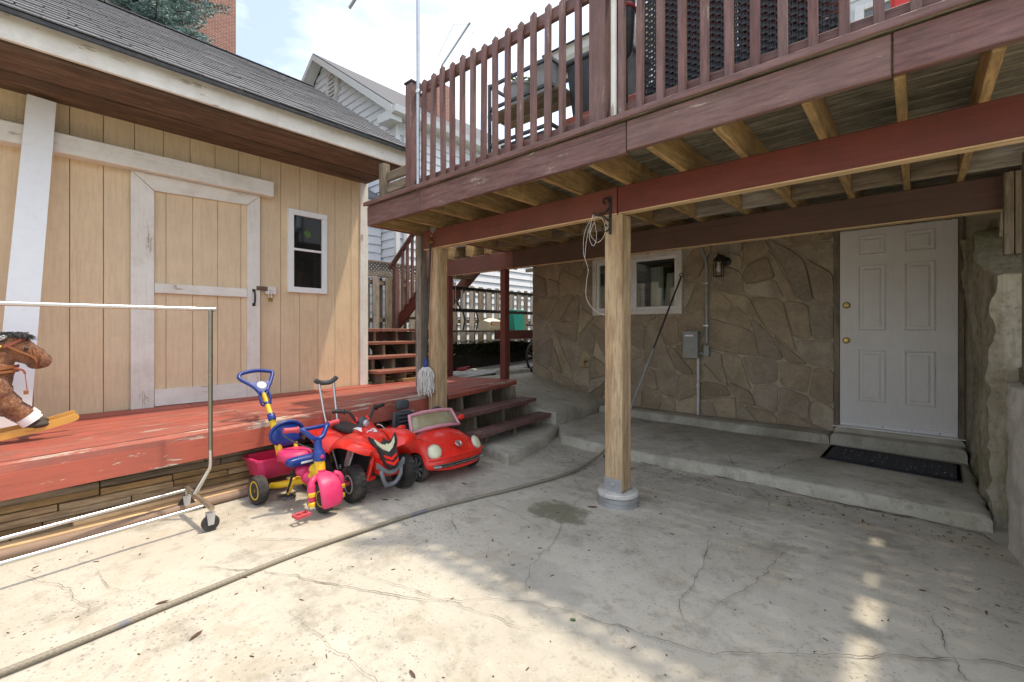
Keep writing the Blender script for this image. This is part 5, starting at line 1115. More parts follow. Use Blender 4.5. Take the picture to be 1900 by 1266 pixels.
def sheet(name, g, mt, parent, t=.006, lv=2):
    o = obj(name, MB().grid(g), M[mt], parent, 180); solidify(o, t); subsurf(o, lv); return o
def mirror(g): return [[(x, -y, z) for x, y, z in r] for r in g]
def facing(poly, c, tilt, h, rot=0):
    """prism from (y,s) polygon standing on a plane that faces +x and tilts back"""
    m = MB(); m.prism(poly, 0, h, 'x'); return m.xform(Matrix.Translation(c) @ Matrix.Rotation(-tilt, 4, 'Y'))
# ---------------------------------------------------------------- push tricycle
tr = thing('push_tricycle', 'blue pink and yellow push tricycle with a long parent handle', 'tricycle', (-3.607, 1.449, 0), R(5), local=True)
for s_ in (-1, 1): wheel(tr, (0, s_*.195, .102), .102, .075, 'tyre', 'yellow_plastic', .66, knob=False, dish=.75)
wheel(tr, (.53, 0, .10), .10, .06, 'tyre', 'yellow_plastic', .55, knob=False)
m = MB(); m.tube([(0,-.17,.102),(0,.17,.102)], .018, 12); m.tube(curve([(0,-.10,.105),(.08,-.06,.12),(.20,0,.15),(.34,0,.20),(.42,0,.27)]), .024, 12); m.tube(curve([(0,.10,.105),(.08,.06,.12),(.20,0,.15)]), .022, 12); obj('frame', m, M['yellow_plastic'], tr, 50)
m = MB(); m.tube([(.40,0,.285),(.49,0,.265)], .034, 14); obj('frame_socket', m, M['yellow_plastic'], tr, 50)
m = MB(); m.ball((.33,0,.205), (.06,.045,.045), 12, 8); m.ball((.27,.0,.245), (.05,.06,.045), 12, 8); obj('gear_hub', m, M['pink_plastic'], tr, 60)
fk = MB(); fk.loft([[(.515+a*.0, b*.034, .27) if 0 else (.49+.036*math.cos(q), .036*math.sin(q), .255) for a, b, q in [(0,0,i*math.pi/6) for i in range(12)]], [(.475+.036*math.cos(q), .036*math.sin(q), .37) for q in [i*math.pi/6 for i in range(12)]]]); obj('fork', fk, M['yellow_plastic'], tr, 40)
m = MB(); m.loft([[(cx+rr*math.cos(q), rr*math.sin(q), z) for q in [i*math.pi/7 for i in range(14)]] for cx, rr, z in ((.476,.042,.355),(.472,.044,.40),(.466,.036,.42),(.462,.028,.44),(.455,.026,.50))]); hs = obj('head_collar', m, M['blue_plastic'], tr, 40)
m = MB(); m.lathe([(0,0),(.014,0),(.012,.008),(0,.010)], (.515,.0,.385), 'x', 12); obj('button', m, M['pink_plastic'], hs, 40)
m = MB(); m.tube(curve([(.40,-.115,.575),(.425,-.085,.568),(.455,-.04,.515),(.458,0,.502),(.455,.04,.515),(.425,.085,.568),(.40,.115,.575)]), .017, 10); m.tube(curve([(.40,-.115,.578),(.41,-.05,.575),(.41,.05,.575),(.40,.115,.578)]), .014, 10); obj('handlebar', m, M['blue_plastic'], tr, 60)
for s_ in (-1, 1):
    m = MB(); P = [(.40,s_*.112,.577),(.392,s_*.150,.580),(.385,s_*.205,.583)]; m.tube(P, [.020,.018,.019], 12); m.tube([(.40,s_*.110,.577),(.399,s_*.118,.577)], .025, 12); obj('grip', m, M['grip_red'], tr, 40)
# front mudguard
G_ = lambda y0, y1, *rows: [[(x, y, z) for y in (y0, y0*.75+y1*.25, (y0+y1)/2, y0*.25+y1*.75, y1)] for x, z in rows]
m = MB(); prof = [(.50,.285,.040),(.545,.27,.062),(.595,.245,.082),(.628,.20,.086),(.642,.14,.086),(.645,.085,.080),(.638,.062,.066)]
rings = []
for x, z, w_ in prof: rings.append([(x-.004,-w_,z-.004),(x+.012,-w_*.86,z),(x+.02,0,z+.004),(x+.012,w_*.86,z),(x-.004,w_,z-.004),(x-.028,w_*.8,z-.008),(x-.03,0,z-.008),(x-.028,-w_*.8,z-.008)])
m.loft(rings); mg = obj('mudguard', m, M['pink_plastic'], tr, 60); subsurf(mg, 1)
m = MB(); m.lathe([(0,-.02),(.030,-.02),(.036,.0),(.030,.035),(.030,.05),(0,.05)], (.497,0,.245), 'z', 14); obj('mudguard_neck', m, M['pink_plastic'], tr, 40)
for s_ in (-1, 1):
    m = MB(); m.tube(curve([(.54,s_*.07,.26),(.56,s_*.105,.235),(.565,s_*.108,.15),(.56,s_*.10,.085)]), [.022]*7+[.026]*6+[.022]*6, 10); obj('mudguard_side', m, M['pink_plastic'], tr, 60)
    for zc_ in (.165, .10): m = MB(); m.lathe([(.02,-.014),(.024,-.01),(.024,.01),(.02,.014)], (.575,s_*.112,zc_), 'z', 10); obj('hinge_cap', m, M['yellow_plastic'], tr, 40)
    m = MB(); zc = .10-s_*.045*-1; px_ = .53+(.05 if s_ < 0 else -.03); m.tube([(.53,s_*.05,.10),(.53,s_*.12,.10),(px_,s_*.125,zc),(px_,s_*.14,zc)], .0055, 6); obj('crank', m, M['chrome'], tr, 50)
    m = MB()
    for o in (-.026, .026): m.box(px_+o-.007, px_+o+.007, s_*.135 if s_ > 0 else -.235, .235 if s_ > 0 else -.135, zc-.012, zc+.012, .003)
    for q in range(3): yy = s_*(.142+q*.043); m.box(px_-.024, px_+.024, yy-.006, yy+.006, zc-.010, zc+.010, .002)
    obj('pedal', m, M['grip_red'], tr)
# seat, console, basket, handle
m = MB(); m.loft([[(cx+a*math.cos(q)*(1 if math.cos(q) > 0 else .9), b*math.sin(q), z+.0*q) for q in [i*math.pi/10 for i in range(20)]] for cx, a, b, z in ((.14,.10,.09,.295),(.14,.125,.115,.315),(.14,.13,.12,.345),(.135,.12,.11,.372),(.135,.09,.08,.378))]); obj('seat', m, M['pink_plastic'], tr, 60)
m = MB(); m.loft([[(x, .118*math.cos(q) if 1 else 0, .352+.034*math.sin(q)) for q in [i*math.pi/8 for i in range(16)]] for x in (.245,.255)]+[]); 
m = MB(); m.box(.235, .325, -.135, .135, .285, .362, .028); cs = obj('console', m, M['blue_plastic'], tr, 60); subsurf(cs, 2)
m = MB(); m.box(.3235, .3270, -.05, .06, .312, .326, .002); m.v = [(x+.0015, y, z) for x, y, z in m.v]; obj('badge', m, M['vinyl'], cs)
m = MB(); m.ball((.035,.0,.485), (.020,.125,.085), 20, 12, Matrix.Rotation(R(-12), 3, 'Y')); sbk = obj('backrest', m, M['blue_plastic'], tr, 60)
m = MB(); m.tube([(.015+.018*math.sin(0)+.02, .127*math.cos(a*math.pi/14), .485+.087*math.sin(a*math.pi/14)) for a in range(28)], .012, 8, True); obj('backrest_rim', m, M['blue_plastic'], tr, 60)
for s_ in (-1, 1): m = MB(); m.tube([(.05,s_*.06,.36),(.03,s_*.06,.43)], .016, 8); obj('backrest_strut', m, M['yellow_plastic'], tr, 50)
def strap(P, nm='strap'):
    m = MB(); P = curve(P, 5)
    for a, b in zip(P[:-1], P[1:]): m.beam(a, b+(b-a)*.1, .02, .003)
    obj(nm, m, M['black_plastic'], tr)
strap([(.062,-.085,.53),(.075,-.05,.48),(.15,.0,.43),(.26,.07,.385),(.33,.10,.35)], 'harness'); strap([(.058,.09,.54),(.063,.105,.48),(.075,.11,.42)], 'harness'); strap([(.30,-.10,.285),(.29,-.10,.22),(.25,-.11,.11)], 'footrest_strap')
for s_ in (-1, 1):
    m = MB(); m.tube([(.27+.075*math.cos(a*math.pi/10), s_*.125+.042*math.sin(a*math.pi/10), .09+.010*math.cos(a*math.pi/10)) for a in range(20)], .010, 8, True)
    for q in (-.04, 0, .04): m.box(.27+q-.005, .27+q+.005, s_*.125-.04, s_*.125+.04, .082, .094)
    obj('footrest', m, M['black_plastic'], tr, 50); m = MB(); m.tube([(.20,s_*.05,.135),(.24,s_*.10,.095)], .012, 8); obj('footrest_arm', m, M['yellow_plastic'], tr, 50)
m = MB(); o_ = lambda k, z: [(-.30-k,-.105-k,z),(-.27-k*.5,-.135-k,z),(-.10+k*.4,-.135-k,z),(-.07+k*.4,-.105-k,z),(-.07+k*.4,.105+k,z),(-.10+k*.4,.135+k,z),(-.27-k*.5,.135+k,z),(-.30-k,.105+k,z)]
m.loft([o_(-.03,.135), o_(.0,.15), o_(.03,.275), o_(.045,.275), o_(.045,.290), o_(.022,.290), o_(.020,.275), o_(-.005,.16)]); obj('basket', m, M['pink_plastic'], tr, 40)
HB, HC, HT = Vector((-.030,-.018,.27)), Vector((-.098,-.052,.595)), Vector((-.46,-.02,.985)); hd = (HT-HC).normalized(); hn = hd.cross(Vector((0,1,0)))
lo = (HC-HB).normalized(); m = MB(); m.tube([HB, HC+lo*.02], .0215, 12); obj('handle_tube', m, M['yellow_plastic'], tr, 50); HB = HC-hd*.40
m = MB(); m.tube([HB+hd*.40, HB+hd*.63], .0175, 12); obj('handle_tube', m, M['yellow_plastic'], tr, 50)
m = MB(); m.tube([HB+hd*.375, HB+hd*.385, HB+hd*.43, HB+hd*.435], [.025,.029,.027,.02], 12); obj('collar', m, M['blue_plastic'], tr, 50)
m = MB()
for q in range(4):
    a = q*math.pi/2+.4; rv = Vector((0,1,0))*math.cos(a)+hn*math.sin(a); c0 = HB+hd*.53; m.tube(curve([c0+rv*.016, c0+hd*.02+rv*.046, c0+hd*.06+rv*.052, c0+hd*.10+rv*.046, c0+hd*.115+rv*.02], 4), .007, 6)
m.tube([HB+hd*.523, HB+hd*.54], .023, 10); obj('cup_holder', m, M['blue_plastic'], tr, 50)
D = HB+hd*.635; Y_ = Vector((0,1,0))
pts = [D+Y_*-.022, D+hd*.075+Y_*-.060, D+hd*.155+Y_*-.135, D+hd*.185+Y_*-.140, D+hd*.215+Y_*-.11, D+hd*.232+Y_*0, D+hd*.215+Y_*.105, D+hd*.19+Y_*.118, D+hd*.10+Y_*.075, D+hd*.06+Y_*.05, D+Y_*.022]
m = MB(); m.tube(curve(pts, 5), .0155, 10); hl = obj('handle', m, M['blue_plastic'], tr, 60)
m = MB(); m.loft([[D+hd*a+Y_*(b*k)+hn*q for k, q in ((-1,-.011),(1,-.011),(1,.011),(-1,.011))] for a, b in ((-.01,.024),(.05,.045),(.10,.075),(.112,.07))]); obj('handle_web', m, M['blue_plastic'], tr)
m = MB(); m.ball(D+hd*.075-hn*.012, (.035,.036,.005), 12, 6, Matrix((hd, Y_, hn)).transposed()); m2_ = obj('badge', m, M['vinyl'], hl, 60)
# ---------------------------------------------------------------- ride-on quad
qd = thing('toy_quad', 'red ride-on toy quad bike with chunky black tyres', 'toy quad', (-3.40, 1.967, 0), R(-2), local=True)
for x in (.285, -.285):
    for s_ in (-1, 1): wheel(qd, (x, s_*.215, .130), .130, .10, 'tyre', 'silver_plastic' if s_ < 0 else 'black_plastic', .52, dish=.45)
def body_loft(secs, n=16, p=2.6):
    return [[(x, w_*math.copysign(abs(math.cos(q))**(2/p), math.cos(q)), (z0+z1)/2+(z1-z0)/2*math.copysign(abs(math.sin(q))**(2/p), math.sin(q))) for q in [i*2*math.pi/n for i in range(n)]] for x, w_, z0, z1 in secs]
m = MB(); m.loft(body_loft([(-.06,.06,.36,.445),(0,.085,.35,.475),(.07,.105,.33,.492),(.16,.118,.31,.485),(.26,.112,.29,.455),(.33,.09,.27,.415),(.385,.06,.27,.365)])); bd_ = obj('hood', m, M['red_plastic'], qd, 60); subsurf(bd_, 1)
m = MB(); m.loft(body_loft([(-.44,.05,.36,.40),(-.40,.10,.34,.425),(-.28,.12,.32,.425),(-.10,.10,.32,.41),(.0,.09,.3,.40)])); subsurf(obj('rear_body', m, M['red_plastic'], qd, 60), 1)
ff = [[(.05,-.075,.455),(.04,-.16,.440),(.03,-.24,.405),(.02,-.285,.345),(.02,-.295,.28)],
      [(.15,-.09,.465),(.15,-.17,.475),(.15,-.25,.46),(.15,-.30,.425),(.14,-.315,.38)],
      [(.26,-.085,.445),(.27,-.16,.465),(.28,-.24,.470),(.29,-.30,.445),(.29,-.32,.415)],
      [(.34,-.07,.405),(.37,-.14,.435),(.395,-.22,.445),(.405,-.27,.425),(.40,-.29,.40)],
      [(.385,-.05,.34),(.42,-.09,.375),(.44,-.13,.385),(.43,-.15,.36),(.42,-.15,.33)]]
rf_ = [[(-.09,-.08,.40),(-.09,-.14,.385),(-.08,-.20,.33),(-.07,-.225,.26)],
       [(-.20,-.09,.42),(-.20,-.18,.435),(-.19,-.27,.40),(-.18,-.295,.33)],
       [(-.33,-.09,.425),(-.34,-.19,.455),(-.35,-.28,.455),(-.34,-.31,.40)],
       [(-.45,-.07,.42),(-.47,-.15,.47),(-.49,-.24,.505),(-.49,-.27,.48)]]
for g in (ff, mirror(ff)): sheet('front_fender', g, 'red_plastic', qd, .007)
for g in (rf_, mirror(rf_)): sheet('rear_fender', g, 'red_plastic', qd, .007)
m = MB(); m.loft(body_loft([(-.40,.05,.41,.455),(-.36,.085,.405,.475),(-.24,.095,.40,.465),(-.12,.085,.395,.452),(-.03,.07,.40,.472),(.02,.04,.42,.488)])); subsurf(obj('seat', m, M['black_plastic'], qd, 60), 1)
m = MB(); m.tube(curve([(-.40,-.07,.42),(-.43,0,.475),(-.40,.07,.42)]), .022, 8); obj('seat_rim', m, M['red_plastic'], qd, 60)
mk = facing([(-.115,.115),(-.045,.05),(-.02,.052),(0,.085),(.02,.052),(.045,.05),(.115,.115),(.105,.045),(.072,-.02),(.066,-.10),(.035,-.155),(-.035,-.155),(-.066,-.10),(-.072,-.02),(-.105,.045)], (.385,0,.365), R(38), .020); mko = obj('light_mask', mk, M['black_plastic'], qd)
obj('headlight', facing([(-.085,.078),(-.04,.030),(-.012,.018),(0,.030),(.012,.018),(.04,.030),(.085,.078),(.072,.03),(.04,-.012),(0,-.040),(-.04,-.012),(-.072,.03)], (.397,0,.375), R(38), .014), M['lamp_cream'], mko)
for k in (0, 1):
    obj('grille_chevron', facing([(-.052,-.058-.042*k),(0,-.088-.042*k),(.052,-.058-.042*k),(.048,-.082-.042*k),(0,-.112-.042*k),(-.048,-.082-.042*k)], (.397,0,.375), R(38), .013), M['red_plastic'], mko)
m = MB(); m.loft([[(x,y,z) for x,y,z in ((.44,y_,z_+.02*(abs(y_)/.09)**1.5*1.5),(.475,y_*.96,z_-.004+.02*(abs(y_)/.09)**1.5*1.5),(.47,y_*.92,z_-.032+.02*(abs(y_)/.09)**1.5),(.43,y_*.95,z_-.036+.02*(abs(y_)/.09)**1.5))] for y_, z_ in ((-.115,.25),(-.07,.235),(-.03,.222),(.03,.222),(.07,.235),(.115,.25))]); obj('bumper', m, M['grey_plastic'], qd, 40)
m = MB(); m.tube(curve([(.455,-.085,.235),(.465,-.075,.18),(.455,-.045,.125),(.45,0,.110),(.455,.045,.125),(.465,.075,.18),(.455,.085,.235)]), .016, 8); m.box(.43, .455, -.05, .05, .095, .125, .006); obj('lower_bumper', m, M['grey_plastic'], qd, 50)
m = MB(); m.box(.30, .425, -.06, .06, .17, .29, .01); obj('front_frame', m, M['red_plastic'], qd)
for s_ in (-1, 1):
    m = MB(); A, B = Vector((.32,s_*.065,.31)), Vector((.315,s_*.12,.135)); m.tube([A, B], .011, 8)
    for i in range(9): c = A.lerp(B, .15+i*.08); m.tube([c-(B-A)*.02, c+(B-A)*.02], .021, 8)
    obj('shock', m, M['red_plastic'], qd, 40); m = MB(); m.beam((.285,s_*.04,.14),(.285,s_*.20,.13), .05, .03, .006); obj('axle_arm', m, M['red_plastic'], qd)
    m = MB(); m.tube(curve([(.03,s_*.02,.505),(.025,s_*.06,.535),(.01,s_*.10,.60),(-.005,s_*.125,.615)]), .011, 8); m.tube([(-.005,s_*.12,.615),(-.035,s_*.215,.625)], .012, 8); obj('handlebar', m, M['black_plastic'], qd, 60)
    m = MB(); P0, P1 = Vector((-.008,s_*.135,.616)), Vector((-.037,s_*.225,.626)); m.tube([P0, P0.lerp(P1,.05), P0.lerp(P1,.1), P1], [.026,.026,.0165,.0165], 10); obj('grip', m, M['black_plastic'], qd, 40)
    m = MB(); m.loft([[(x, s_*y, z) for x, y, z in q] for q in ([(.03,.11,.36),(.14,.12,.37),(.15,.13,.34),(.02,.12,.33)], [(.05,.165,.24),(.12,.165,.24),(.13,.17,.20),(.05,.17,.20)])]); obj('leg_shield', m, M['silver_plastic'], qd)
    m = MB(); m.loft([[(-.05+.0*q, s_*.13, .10+q) for q in (0,)]*1 or []]) if 0 else m
    m = MB(); m.tube([(-.0+.13*math.cos(a*math.pi/10), s_*.205+.055*math.sin(a*math.pi/10), .125+.015*math.cos(a*math.pi/10)) for a in range(20)], .016, 8, True); m.box(-.12, .12, s_*.205-.045, s_*.205+.045, .105, .122, .006); obj('footboard', m, M['grey_plastic'], qd, 50)
    for P in ([(.20,.095,.465),(.14,.105,.478),(.06,.10,.47),(.10,.085,.487),(.16,.08,.492)],):
        m = MB(); m.add([(x, s_*y*1.03, z+.012) for x, y, z in P], [tuple(range(5))]); solidify(obj('flame_decal', m, M['vinyl'], bd_), .003, 0)
m = MB(); m.loft([[(.02+.03*k, y*(1-.3*k), .50+z-.02*k) for y, z in ((-.05,0),(-.045,.045),(0,.065),(.045,.045),(.05,0),(0,-.01))] for k in (0,1,2)]); obj('dash', m, M['seat_grey'], qd, 40)
m = MB(); m.ball((.085,0,.515), (.012,.028,.03), 12, 8); obj('dash_cap', m, M['silver_plastic'], qd, 60)
for s_ in (-1, 1): m = MB(); m.loft([[(.0,s_*.03,.545),(.02,s_*.07,.54),(.01,s_*.05,.57)],[(.03,s_*.03,.53),(.04,s_*.06,.53),(.03,s_*.045,.555)]]); obj('dash_wing', m, M['red_plastic'], qd)
m = MB(); m.box(-.34, .30, -.07, .07, .12, .32, .02); obj('chassis', m, M['black_plastic'], qd)
for x, r_ in ((-.285,.02), (.285,.014)): m = MB(); m.tube([(x,-.2,.13),(x,.2,.13)], r_, 8); obj('axle', m, M['black_metal'], qd)
P = []  # hood emblem strokes
m = MB(); m.tube(curve([(.225,-.02,.476),(.235,.005,.472),(.22,.012,.477),(.215,.0,.479),(.205,.012,.482),(.19,.005,.485),(.195,-.02,.484)], 4), .006, 6); m.tube(curve([(.215,-.065,.470),(.20,-.045,.478),(.21,-.02,.479)], 4), .005, 6); obj('hood_emblem', m, M['vinyl'], bd_, 60)
# ---------------------------------------------------------------- ride-on car
cr = thing('toy_car', 'red ride-on toy convertible car with round headlights and pink windscreen frame', 'toy car', (-3.085, 2.625, 0), R(-1), local=True)
def cw(x): return .335*(max(0.01, 1-(max(0, x)/.185)**3.2))**(1/3.0) if x > 0 else .335
def ct(x): return .385-.155*(max(0, (x+.20)/.36))**1.7
secs = []
for x in (-.86,-.84,-.78,-.66,-.5,-.35,-.22,-.14,-.06,0,.05,.09,.12,.145,.163,.175,.181):
    wv = cw(x)*(1 if x > -.7 else (.97 if x > -.8 else (.86 if x > -.85 else .7))); tp = ct(x) if x > -.22 else (.375 if x > -.7 else (.34 if x > -.8 else (.28 if x > -.85 else .24)))
    secs.append((x, wv, .085 if x < .1 else .095, tp))
def car_ring(x, w_, z0, z1):
    r = []
    for i in range(28):
        q = i*2*math.pi/28; cq, sq = math.cos(q), math.sin(q); p = 3.2 if sq < 0 else 2.15
        zz = (z0+.16)/1 if 0 else 0
        zm = z0+(z1-z0)*.40; h = (z1-zm) if sq > 0 else (zm-z0)
        r.append((x, w_*math.copysign(abs(cq)**(2/p), cq), zm+h*math.copysign(abs(sq)**(2/p), sq)))
    return r
m = MB(); m.loft([car_ring(*s) for s in secs]); cb_ = obj('body', m, M['red_plastic'], cr, 60); subsurf(cb_, 1)
cutters = []
for x in (0, -.56):
    for s_ in (-1, 1):
        q = MB(); q.lathe([(0,-.09),(.128,-.09),(.128,.08),(0,.08)], (x-.03, s_*.335, .115), 'y', 32); c0 = obj('cutter', q, M['darkvoid'], cr); cutters.append(c0); md = cb_.modifiers.new('b', 'BOOLEAN'); md.operation = 'DIFFERENCE'; md.object = c0; md.solver = 'EXACT'
q = MB(); q.box(-.68, -.20, -.25, .25, .17, .6, .03); c0 = obj('cutter', q, M['darkvoid'], cr); cutters.append(c0); md = cb_.modifiers.new('b', 'BOOLEAN'); md.operation = 'DIFFERENCE'; md.object = c0; md.solver = 'EXACT'
bake(cb_)
for c0 in cutters: bpy.data.objects.remove(c0, do_unlink=True)
for p_ in cb_.data.polygons: p_.use_smooth = True
cb_.data.set_sharp_from_angle(angle=R(40))
for x in (0, -.56):
    for s_ in (-1, 1):
        wheel(cr, (x-.03, s_*.282, .115), .115, .075, 'tyre', 'black_plastic', .70, knob=False, spokes=8, dish=.6)
# bonnet seams follow the shell
def shell_z(x, y):
    w_ = cw(x); z0, z1 = .085, ct(x); zm = z0+(z1-z0)*.40; return zm+(z1-zm)*max(0, 1-(abs(y)/w_)**2.15)**(1/2.15)
for s_ in (-1, 1):
    m = MB(); m.tube([(x, s_*yy, shell_z(x, yy)-.001) for x, yy in ((-.15,.245),(-.09,.225),(-.03,.20),(.03,.172),(.08,.145),(.115,.115))], .0022, 6); obj('bonnet_seam', m, M['leather_red'], cb_, 60)
m = MB(); m.tube([(.115-.004*abs(y)/.115, y, shell_z(.115, abs(y))-.001) for y in (-.115,-.06,0,.06,.115)], .0022, 6); obj('bonnet_seam', m, M['leather_red'], cb_, 60)
# windscreen
W0 = [(-.165,-.270,.375),(-.165,.270,.375),(-.245,.235,.510),(-.245,-.235,.510)]
m = MB(); m.tube([W0[0],(-.155,-.15,.392),(-.15,0,.398),(-.155,.15,.392),W0[1],W0[2],(-.238,.1,.525),(-.238,-.1,.525),W0[3]], .0165, 8, True); wsf = obj('windscreen_frame', m, M['palepink_plastic'], cr, 60)
m = MB(); g = []
for v in (0, .33, .66, 1):
    g.append([tuple(Vector(W0[0]).lerp(Vector(W0[3]), v).lerp(Vector(W0[1]).lerp(Vector(W0[2]), v), u)+Vector((.012*(1-(2*u-1)**2), 0, .014*(1-(2*u-1)**2)))) for u in (0,.2,.4,.6,.8,1)])
solidify(obj('windscreen', MB().grid(g), M['dirty_screen'], wsf, 60), .003)
# seat, wheel, mirrors
m = MB(); m.box(-.60, -.54, -.20, .02, .25, .50, .03); so_ = obj('seat_back', m, M['seat_grey'], cr, 60); subsurf(so_, 2)
m = MB(); m.box(-.60, -.535, -.165, -.015, .505, .605, .034); subsurf(obj('headrest', m, M['seat_grey'], cr, 60), 2)
for k in range(5): m = MB(); m.tube([(-.532,-.155,.33+k*.036),(-.528,-.09,.33+k*.036),(-.532,-.025,.33+k*.036)], .011, 8); obj('seat_rib', m, M['seat_grey'], so_, 60)
for s_ in (-1, 1): m = MB(); m.tube([(-.555,-.09+s_*.098,.27),(-.545,-.09+s_*.103,.40),(-.55,-.09+s_*.095,.48)], [.02,.024,.015], 8); obj('seat_bolster', m, M['seat_grey'], so_, 60)
m = MB(); m.box(-.62, -.36, -.21, .21, .20, .26, .02); obj('seat_base', m, M['seat_grey'], cr)
m = MB(); m.tube([(-.33+.03*math.sin(a*math.pi/10), .11+.075*math.cos(a*math.pi/10), .47+.07*math.sin(a*math.pi/10)) for a in range(20)], .010, 8, True); m.tube([(-.33,.11,.47),(-.22,.11,.40)], .012, 8); m.beam((-.33,.04,.47),(-.33,.18,.47), .02, .02); obj('steering_wheel', m, M['seat_grey'], cr, 60)
for s_ in (-1, 1):
    m = MB(); m.ball((-.215,s_*.335,.425), (.025,.045,.026), 12, 8); mr = obj('mirror', m, M['red_plastic'], cr, 60)
    m = MB(); m.tube([(-.21,s_*.30,.41),(-.20,s_*.27,.378)], .014, 8); obj('mirror_arm', m, M['black_plastic'], mr, 50)
# headlights sit on the rounded front corners
for s_ in (-1, 1):
    c = Vector((.108, s_*.232, .255)); n = Vector((.80, s_*.30, .52)).normalized(); t1 = n.cross(Vector((0,0,1))).normalized(); t2 = t1.cross(n); Mx = Matrix((t1, t2, n)).transposed()
    m = MB(); m.ball(c+n*.004, (.058,.062,.026), 20, 10, Mx); hl_ = obj('headlight', m, M['lamp_cream'], cr, 60)
    m = MB(); m.tube([c+Mx @ Vector((.058*math.cos(a*math.pi/14), .062*math.sin(a*math.pi/14), .004)) for a in range(28)], .0055, 6, True); obj('headlight_rim', m, M['silver_plastic'], hl_, 60)
# bumper crease, lower grille with bright strips
def nose(y, d=0): 
    return .185*(max(0, 1-(abs(y)/.335)**3.0))**(1/3.2)+d
ys_ = [-.30+.6*i/24 for i in range(25)]
m = MB(); m.tube([(nose(y,-.004)-.0, y, .205+.008*(1-abs(y)/.3)) for y in ys_], .010, 8); obj('bumper_lip', m, M['red_plastic'], cr, 60)
m = MB(); m.loft([[(nose(y,.002), y, .128),(nose(y,.009), y, .131),(nose(y,.009), y, .157),(nose(y,.002), y, .160)] for y in [-.27+.54*i/24 for i in range(25)]]); gl = obj('lower_grille', m, M['black_plastic'], cr, 30)
for z in (.162, .143):
    m = MB(); m.tube([(nose(y,.010), y, z) for y in [-.275+.55*i/24 for i in range(25)]], .0042, 6); obj('bright_strip', m, M['chrome'], gl, 50)
for s_ in (-1, 1):
    m = MB(); m.loft([[(nose(y,.004), s_*y, .136),(nose(y,.014), s_*y, .138),(nose(y,.014), s_*y, .152),(nose(y,.004), s_*y, .154)] for y in (.215,.235,.255,.272)]); obj('fog_lamp', m, M['silver_plastic'], gl)
c = Vector((.135, 0, .285)); n = Vector((.62,0,.78)).normalized(); t1 = Vector((0,1,0)); t2 = n.cross(t1); Mx = Matrix((t1, t2, n)).transposed()
c = c+n*.010
m = MB(); m.tube([c+Mx @ Vector((.030*math.cos(a*math.pi/12), .030*math.sin(a*math.pi/12), .002)) for a in range(24)], .004, 6, True)
for P in ([(-.010,.026),(0,.002),(.010,.026)], [(-.024,.014),(-.012,-.022),(0,.0),(.012,-.022),(.024,.014)]): m.tube([c+Mx @ Vector((a, b, .003)) for a, b in P], .0036, 6)
em = obj('emblem', m, M['chrome'], cr, 50); m = MB(); m.ball(c-n*.004, (.031,.031,.006), 20, 6, Mx); obj('emblem_disc', m, M['leather_red'], em, 60)
# ---------------------------------------------------------------- crutch
ct_ = thing('crutch', 'aluminium underarm crutch leaning against the red porch', 'crutch', (-3.62, 1.86, 0))
for a in (1.835, 1.965):
    m = MB(); m.tube([(-3.86, a, .80), (-3.79, a+(.01 if a < 1.9 else -.01), .56), (-3.70, 1.90+(a-1.9)*.6, .30), (-3.63, 1.90+(a-1.9)*.15, .08)], .0105, 10); obj('tube', m, M['alu'], ct_, 50)
m = MB(); m.tube([(-3.63,1.90,.10),(-3.61,1.90,.012)], [.016,.02], 10); obj('rubber_tip', m, M['black_plastic'], ct_, 40)
m = MB(); m.tube(curve([(-3.865,1.80,.838),(-3.865,1.825,.82),(-3.865,1.86,.808),(-3.865,1.90,.806),(-3.865,1.94,.810),(-3.865,1.975,.828),(-3.865,2.0,.850)]), [.012]+[.021]*35+[.013], 10); obj('arm_pad', m, M['seat_grey'], ct_, 60)
m = MB(); m.tube([(-3.73,1.86,.40),(-3.73,1.94,.40)], .016, 10); obj('hand_grip', m, M['seat_grey'], ct_, 50)
# ---------------------------------------------------------------- hose
H_ = [(-2.46,-1.2,.017),(-2.49,-.4,.017),(-2.50,.0,.017),(-2.522,.30,.017),(-2.562,.70,.017),(-2.593,1.258,.017),(-2.536,2.004,.017),(-2.377,2.677,.017),(-2.275,3.268,.018),(-2.30,3.70,.022),(-2.31,3.95,.06),(-2.33,4.12,.117),(-2.45,4.5,.119),(-2.66,4.95,.119),(-2.78,5.25,.119)]
m = MB(); m.tube(curve(H_, 8), .0125, 10); tag(obj('garden_hose', m, M['hose'], None, 60), 'long beige garden hose snaking across the concrete patio', 'hose')
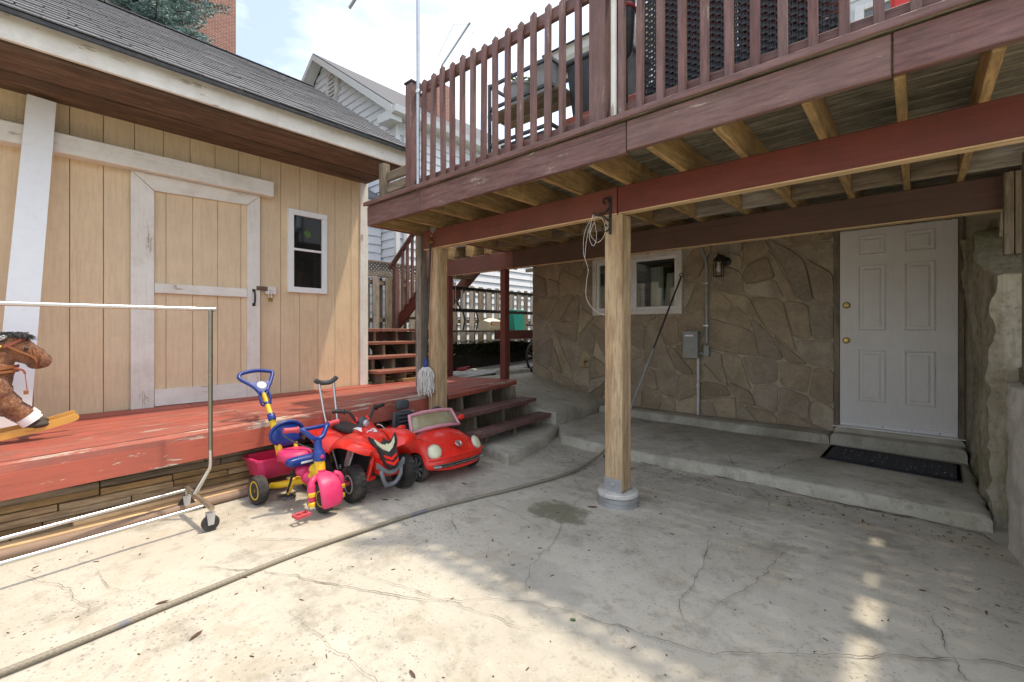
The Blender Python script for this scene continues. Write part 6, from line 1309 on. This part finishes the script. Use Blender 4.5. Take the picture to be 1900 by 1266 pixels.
# ---------------------------------------------------------------- litter on the patio
lf = random.Random(77); lm = []
for k in range(4):
    q = MB(); L = .028+.006*k; W_ = .007+.003*k; q.loft([[(-L,0,.002),(-L*.4,W_,.004),(L*.5,W_*.8,.006),(L,0,.003),(L*.5,-W_*.8,.004),(-L*.4,-W_,.003)], [(-L,0,.0032),(-L*.4,W_,.0052),(L*.5,W_*.8,.0072),(L,0,.0042),(L*.5,-W_*.8,.0052),(-L*.4,-W_,.0042)]]); lm.append(q.mesh('fallen_leaf'))
for i in range(26):
    x, y = (lf.uniform(-3.3,.3), lf.uniform(.2,3.9))
    o = link_mesh('fallen_leaf', lm[i % 4], M['deadleaf'], None, (x, y, pz(x,y)+.001), (0, 0, lf.uniform(0, 6.28))); sc = lf.uniform(.35, .9); o.scale = (sc, sc*.8, 1); tag(o, 'small brown dry leaf lying on the concrete patio', 'leaf', 'dry leaves on the patio')
m = MB()
for i in range(420):
    x, y = lf.uniform(-3.6,.4), (lf.uniform(-.2,4.1) if i % 2 else 4.05-abs(lf.gauss(0,.25))); a = lf.uniform(0, 6.28); L = lf.uniform(.003,.013); s_ = lf.uniform(.0008,.0022); d = Vector((math.cos(a), math.sin(a), 0)); n = Vector((-d.y, d.x, 0)); c = Vector((x, y, pz(x,y)+.0028)); m.obox(c, (2*L, 2*s_, .0028), Matrix((d, n, Vector((0,0,1)))).transposed())
o = obj('debris', m, M['deadleaf']); o['kind'] = 'stuff'; o['label'] = 'fine twigs and bark bits strewn over the concrete'; o['category'] = 'debris'
for x, y, z, s_, lab in ((-2.28,3.98,.0,.05,'small green weed growing at the foot of the concrete step'), (-1.12,1.66,.0,.016,'tiny green sprout growing out of a patio crack')):
    m = MB()
    for k in range(26):
        a = lf.uniform(0,6.28); d = Vector((math.cos(a), math.sin(a), lf.uniform(.3,1.1)))*s_*lf.uniform(.4,1); n = Vector((-d.y, d.x, 0))*.35; c = Vector((x,y,z)); m.add([c, c+d*.5+n, c+d, c+d*.5-n], [(0,1,2,3)])
    tag(obj('weed', m, M['weed'], None, None, base=True), lab, 'weed')
